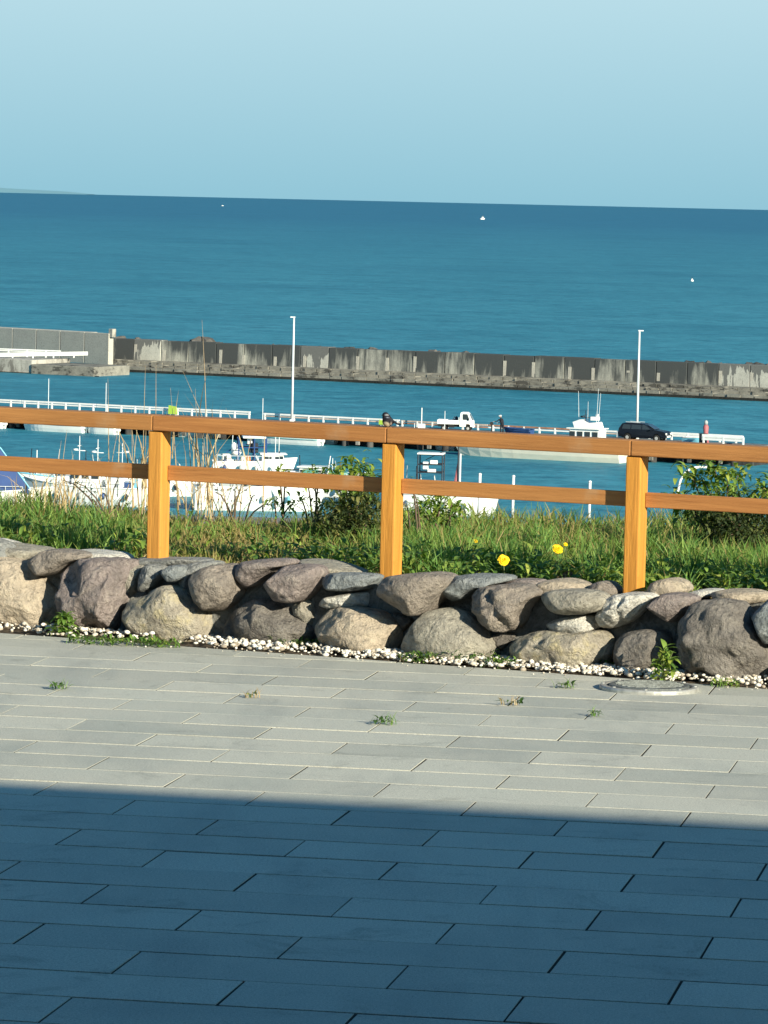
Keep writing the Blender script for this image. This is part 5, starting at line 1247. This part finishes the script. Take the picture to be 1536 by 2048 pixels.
nb(335, 0, .35, 8.0, 2.5, 1.35, 'white work boat half hidden by the first post', X_m, Y=322)
def X_long(r, L, D):
    q = MB()
    for k in range(6): q.box((-L*.33+k*.42, -1.46, D-.16), (.2, .06, .09))
    q.build('scuppers', M['black'], r)
    cabin(r, 1.5, 1.6, 1.3, D-.1, .45, wins=1, name='hatch'); q = MB(); q.box((-1.9, -.2, D+.2), (1.7, 1.1, .5)); q.box((-.4, .2, D+.3), (1.0, .8, .6)); q.build('machinery', M['deck'], r, bevel=.04)
    q = MB(); q.box((-.9, -.4, D+.35), (.5, .4, .4)); q.box((.4, 0, D+.4), (.35, .3, .5)); q.build('winch', M['black'], r, bevel=.03)
    q = MB(); q.box((2.6, .3, D+.3), (1.6, 1.2, .75)); q.build('fish_box', M['yellow'], r, bevel=.04)
    q = MB(); q.sphere((2.1, -.9, D+.12), .24, (1, 1, 1), 10, 8); q.sphere((2.45, -.9, D+.22), .2, (1, 1, 1.2), 10, 8); q.build('buoy', M['orange'], r, True)
    q = MB(); q.tube([(-.2, -.8, D+2.3), (1.6, -1.7, D-1.3)], .09, 8); q.build('boom', M['galv'], r, True)
nb(515, 0, .12, 9.2, 3.0, 1.75, 'long white hulled boat with scuppers, orange buoys and a slanting boom, centre left', X_long, stripe=None, Y=309)
def X_cab(r, L, D):
    q = MB()
    for x in (-1.2, .1, 1.1):
        for y in (-.75, .75): q.tube([(x, y, D), (x, y, D+2.0)], .06, 6)
    q.tube([(-1.2, -.75, D+1.2), (1.1, -.75, D+1.2)], .05, 6); q.tube([(-1.2, .75, D+1.2), (1.1, .75, D+1.2)], .05, 6); q.tube([(-2.2, 0, D+.7), (-1.2, 0, D+1.4), (1.5, 0, D+1.5)], .05, 6)
    q.build('frame', M['blue'], r)
    q = MB(); q.box((0.1, 0, D+2.05), (1.9, 1.7, .16)); q.build('canopy', M['hull_white'], r, bevel=.03)
    q = MB(); q.box((.1, 0, D+1.15), (.7, .9, .8)); q.build('console', M['black'], r, bevel=.05)
    q = MB(); q.box((-.25, 0, D+1.7), (.4, .5, .5)); q.build('box', M['hull_white'], r, bevel=.05)
    q = MB(); q.sphere((-1.55, -.3, D+1.25), .28, (1, 1, 1.3), 10, 8); q.sphere((-1.3, .2, D+.75), .3, (1.4, 1, 1), 10, 8); q.build('lamp_housing', M['hull_white'], r, True)
    cabin(r, 1.7, 1.7, 1.9, D-.1, .75, wins=2); q = MB(); q.box((-.5, -.4, D+.25), (.6, .5, .5)); q.build('crate', M['orange'], r)
    mast(r, -.3, D+2.1, 1.2, False); mast(r, 1.9, D+.6, 2.2, False); mast(r, 2.2, D+.6, 2.0, False)
nb(505, 0, .1, 6.6, 2.2, 1.0, 'white boat with blue framed canopy and lamps seen between the rails left of centre', X_cab, Y=350)
def X_g(r, L, D):
    cabin(r, -.5, 1.7, 1.8, D-.15, 1.0, wins=3); q = MB(); q.box((-.5, -.92, D+.5), (1.2, .05, .5)); q.build('side_panel', M['green'], r)
    q = MB(); q.box((1.4, 0, D+.3), (1.4, 1.2, .6)); q.build('net_heap', M['green'], r, bevel=.15)
    mast(r, 1.0, D, 1.6, True)
nb(640, 0, -.2, 7.0, 2.4, 1.7, 'white boat with green side panels and nets behind the thin saplings', X_g, Y=320)
def X_r(r, L, D):
    q = MB()
    for x in (-1.9, -.1): 
        for y in (-.7, .7): q.tube([(x, y, D), (x, y, D+2.9)], .05, 6)
    for zz in (2.9, 2.2, 1.6): q.tube([(-1.9, -.7, D+zz), (-.1, -.7, D+zz)], .05, 6); q.tube([(-1.9, .7, D+zz), (-.1, .7, D+zz)], .05, 6)
    q.build('frame', M['black'], r)
    q = MB(); q.box((-1.0, 0, D+2.98), (1.9, 1.6, .1)); q.build('canopy', M['white'], r)
    for (x, z, a, b) in ((-1.35, 2.1, .4, .55), (-.75, 2.35, .55, .3), (-.9, 1.7, .6, .3)):
        q = MB(); q.box((x, -.4, D+z), (a, .4, b)); q.build('instrument_box', M['hull_white'], r, bevel=.04)
    cabin(r, -1.3, 1.8, 2.2, D-.1, .95, wins=3)
    q = MB(); q.tube([(1.0, 0, D), (1.0, 0, D+3.8)], .06, 6); q.tube([(1.0, 0, D+3.7), (-1.4, 0, D+2.5)], .03, 5); q.tube([(1.0, 0, D+3.7), (2.8, 0, D+4.4)], .03, 5); q.tube([(-.3, 0, D+4.4), (.4, .1, D+4.15), (1.0, 0, D+4.2), (2.2, 0, D+4.4)], .03, 5); q.build('derrick', M['black'], r)
    q = MB(); q.tube([(1.15, 0, D), (1.15, 0, D+3.0)], .07, 6); q.build('mast', M['white'], r)
    q = MB(); q.tube([(.8, .1, D+.6), (1.0, .1, D+2.6)], [.16, .03], 6); q.build('furled_flag', M['red'], r)
    q = MB(); q.tube([(2.0, -.6, D+.1), (2.5, -.5, D+.55), (3.3, -.1, D+.75), (2.5, .5, D+.55), (2.0, .6, D+.1)], .035, 5); q.build('bow_rail', M['galv'], r)
    for k in range(3):
        q = MB(); q.box((.3+.5*k, -.3, D+.2), (.4, .5, .45)); q.build('fish_box', M['hull_white'], r, bevel=.03)
nb(890, 0, -.12, 7.4, 2.5, 1.5, 'white boat with black rigging frame and derrick right of the second post', X_r, Y=309)

# ---- near quay, mooring posts and curved pipe
M['quay'] = concrete('near_quay', (.30, .29, .27), (.22, .215, .2), (.15, .14, .13), .98)
q = MB(); q.add([(-300, 220, ZD-1.2), (300, 220, ZD-1.2), (300, 296, ZD-1.2), (-300, 296, ZD-1.2), (-300, 220, ZW-1), (300, 220, ZW-1), (300, 296, ZW-1), (-300, 296, ZW-1)], [(0, 1, 2, 3), (2, 3, 7, 6), (0, 1, 5, 4)])
tag(q.build('near_quay', M['quay'], fix=False), kind='structure')
for px, ty, lb in ((960, 950, 'thin white mooring post beside the bow of the derrick boat'), (1027, 954, 'thin white mooring post in the middle of the right bay'), (1180, 965, 'thin white mooring post just left of the third post')):
    p = AtY(px, ty, 297.5); r = empty('mooring_post', (p.x, 297.5, ZW-.5), 0, lb, 'post', 'white mooring posts'); H = p.z-ZW+.5
    q = MB(); q.tube([(0, 0, 0), (0, 0, H)], .10, 8); q.build('shaft', M['white'], r, True)
    q = MB(); q.lathe([(.12, H), (.12, H+.08), (.04, H+.14)], (0, 0, 0), n=8); q.build('cap', M['white'], r, True)
p = AtY(1353, 1045, 292); r = empty('curved_pole', (p.x, 292, ZD-1.2), 0, 'curved white pole end behind the leafy shrub at the right', 'pole')
a = AtY(1355, 985, 292)-r.location; pts = [Vector((0, 0, -.2)), a, AtY(1361, 960, 292)-r.location, AtY(1371, 944, 292)-r.location, AtY(1384, 936, 292)-r.location, AtY(1400, 934, 292)-r.location]
q = MB(); q.tube(pts, .085, 8); q.build('pipe', M['white'], r, True)
q = MB(); q.box((pts[-1].x+.25, pts[-1].y, pts[-1].z), (.6, .25, .14)); q.build('lamp_head', M['white'], r, bevel=.03)
# mooring line
a = AtY(555, 938, 348); b = AtY(700, 932, 352); q = MB(); q.tube([a, a.lerp(b, .33)+Vector((0, 0, -.12)), a.lerp(b, .66)+Vector((0, 0, -.14)), b], .045, 5)
tag(q.build('mooring_rope', M['black']), 'dark mooring rope stretched over the water right of the canopy boat', 'rope')

# ---- far out: vessels, buoy, hill
p = G(965, 439, ZW); r = empty('distant_boat', p, .4, 'tiny white boat far out on the open sea', 'boat'); sc_ = p.y/FPX
hull(9*sc_, 3.4*sc_, 2.2*sc_, r, M['hull_white']); cabin(r, 0, 2.6*sc_, 4*sc_, 2*sc_, 3.2*sc_, wins=2); mast(r, 0, 4*sc_, 4.5*sc_, False)
p = G(1384, 563, ZW); r = empty('sea_buoy', p, 0, 'small white buoy floating on the sea at the right', 'buoy'); s_ = p.y/FPX
q = MB(); q.lathe([(.5*s_, -1*s_), (3*s_, 0), (3.2*s_, 2*s_), (1.5*s_, 4.5*s_), (.8*s_, 6*s_)], (0, 0, 0), n=12); q.build('float', M['hull_white'], r, True)
q = MB(); q.tube([(0, 0, 5*s_), (0, 0, 9*s_)], .5*s_, 6); q.build('staff', M['black'], r)
p = G(445, 412, ZW); r = empty('distant_boat', p, .1, 'faint white speck of a boat on the horizon at the left', 'boat'); s_ = p.y/FPX
hull(4*s_, 1.6*s_, .9*s_, r, M['hull_white']); cabin(r, 0, 1.2*s_, 1.4*s_, .7*s_, .9*s_, wins=1)
m, t, b = newmat('far_hill', .95, .0); b.inputs['Base Color'].default_value = (.19, .36, .42, 1); M['far'] = m  # distance haze put into the hill's base colour
vs = []; fs = []; n = 60
for i in range(n+1):
    px = -2600+2780*i/n; t_ = i/n
    hgt = 190*(1-t_)**.3*(.4+.6*(1-t_))*(1+.35*noise.noise(Vector((i*.21, 0, 0))))+2
    c = AtY(px, 380, 38500); 
    for dy, hz in ((-600, 0), (-200, .8), (0, 1), (400, .9), (900, 0)): vs.append((c.x, 38500+dy, ZW+hgt*hz))
for i in range(n):
    for j in range(4): fs.append((i*5+j, (i+1)*5+j, (i+1)*5+j+1, i*5+j+1))
tag(link('headland', mesh_data('headland', vs, fs, M['far'], True)), kind='structure')
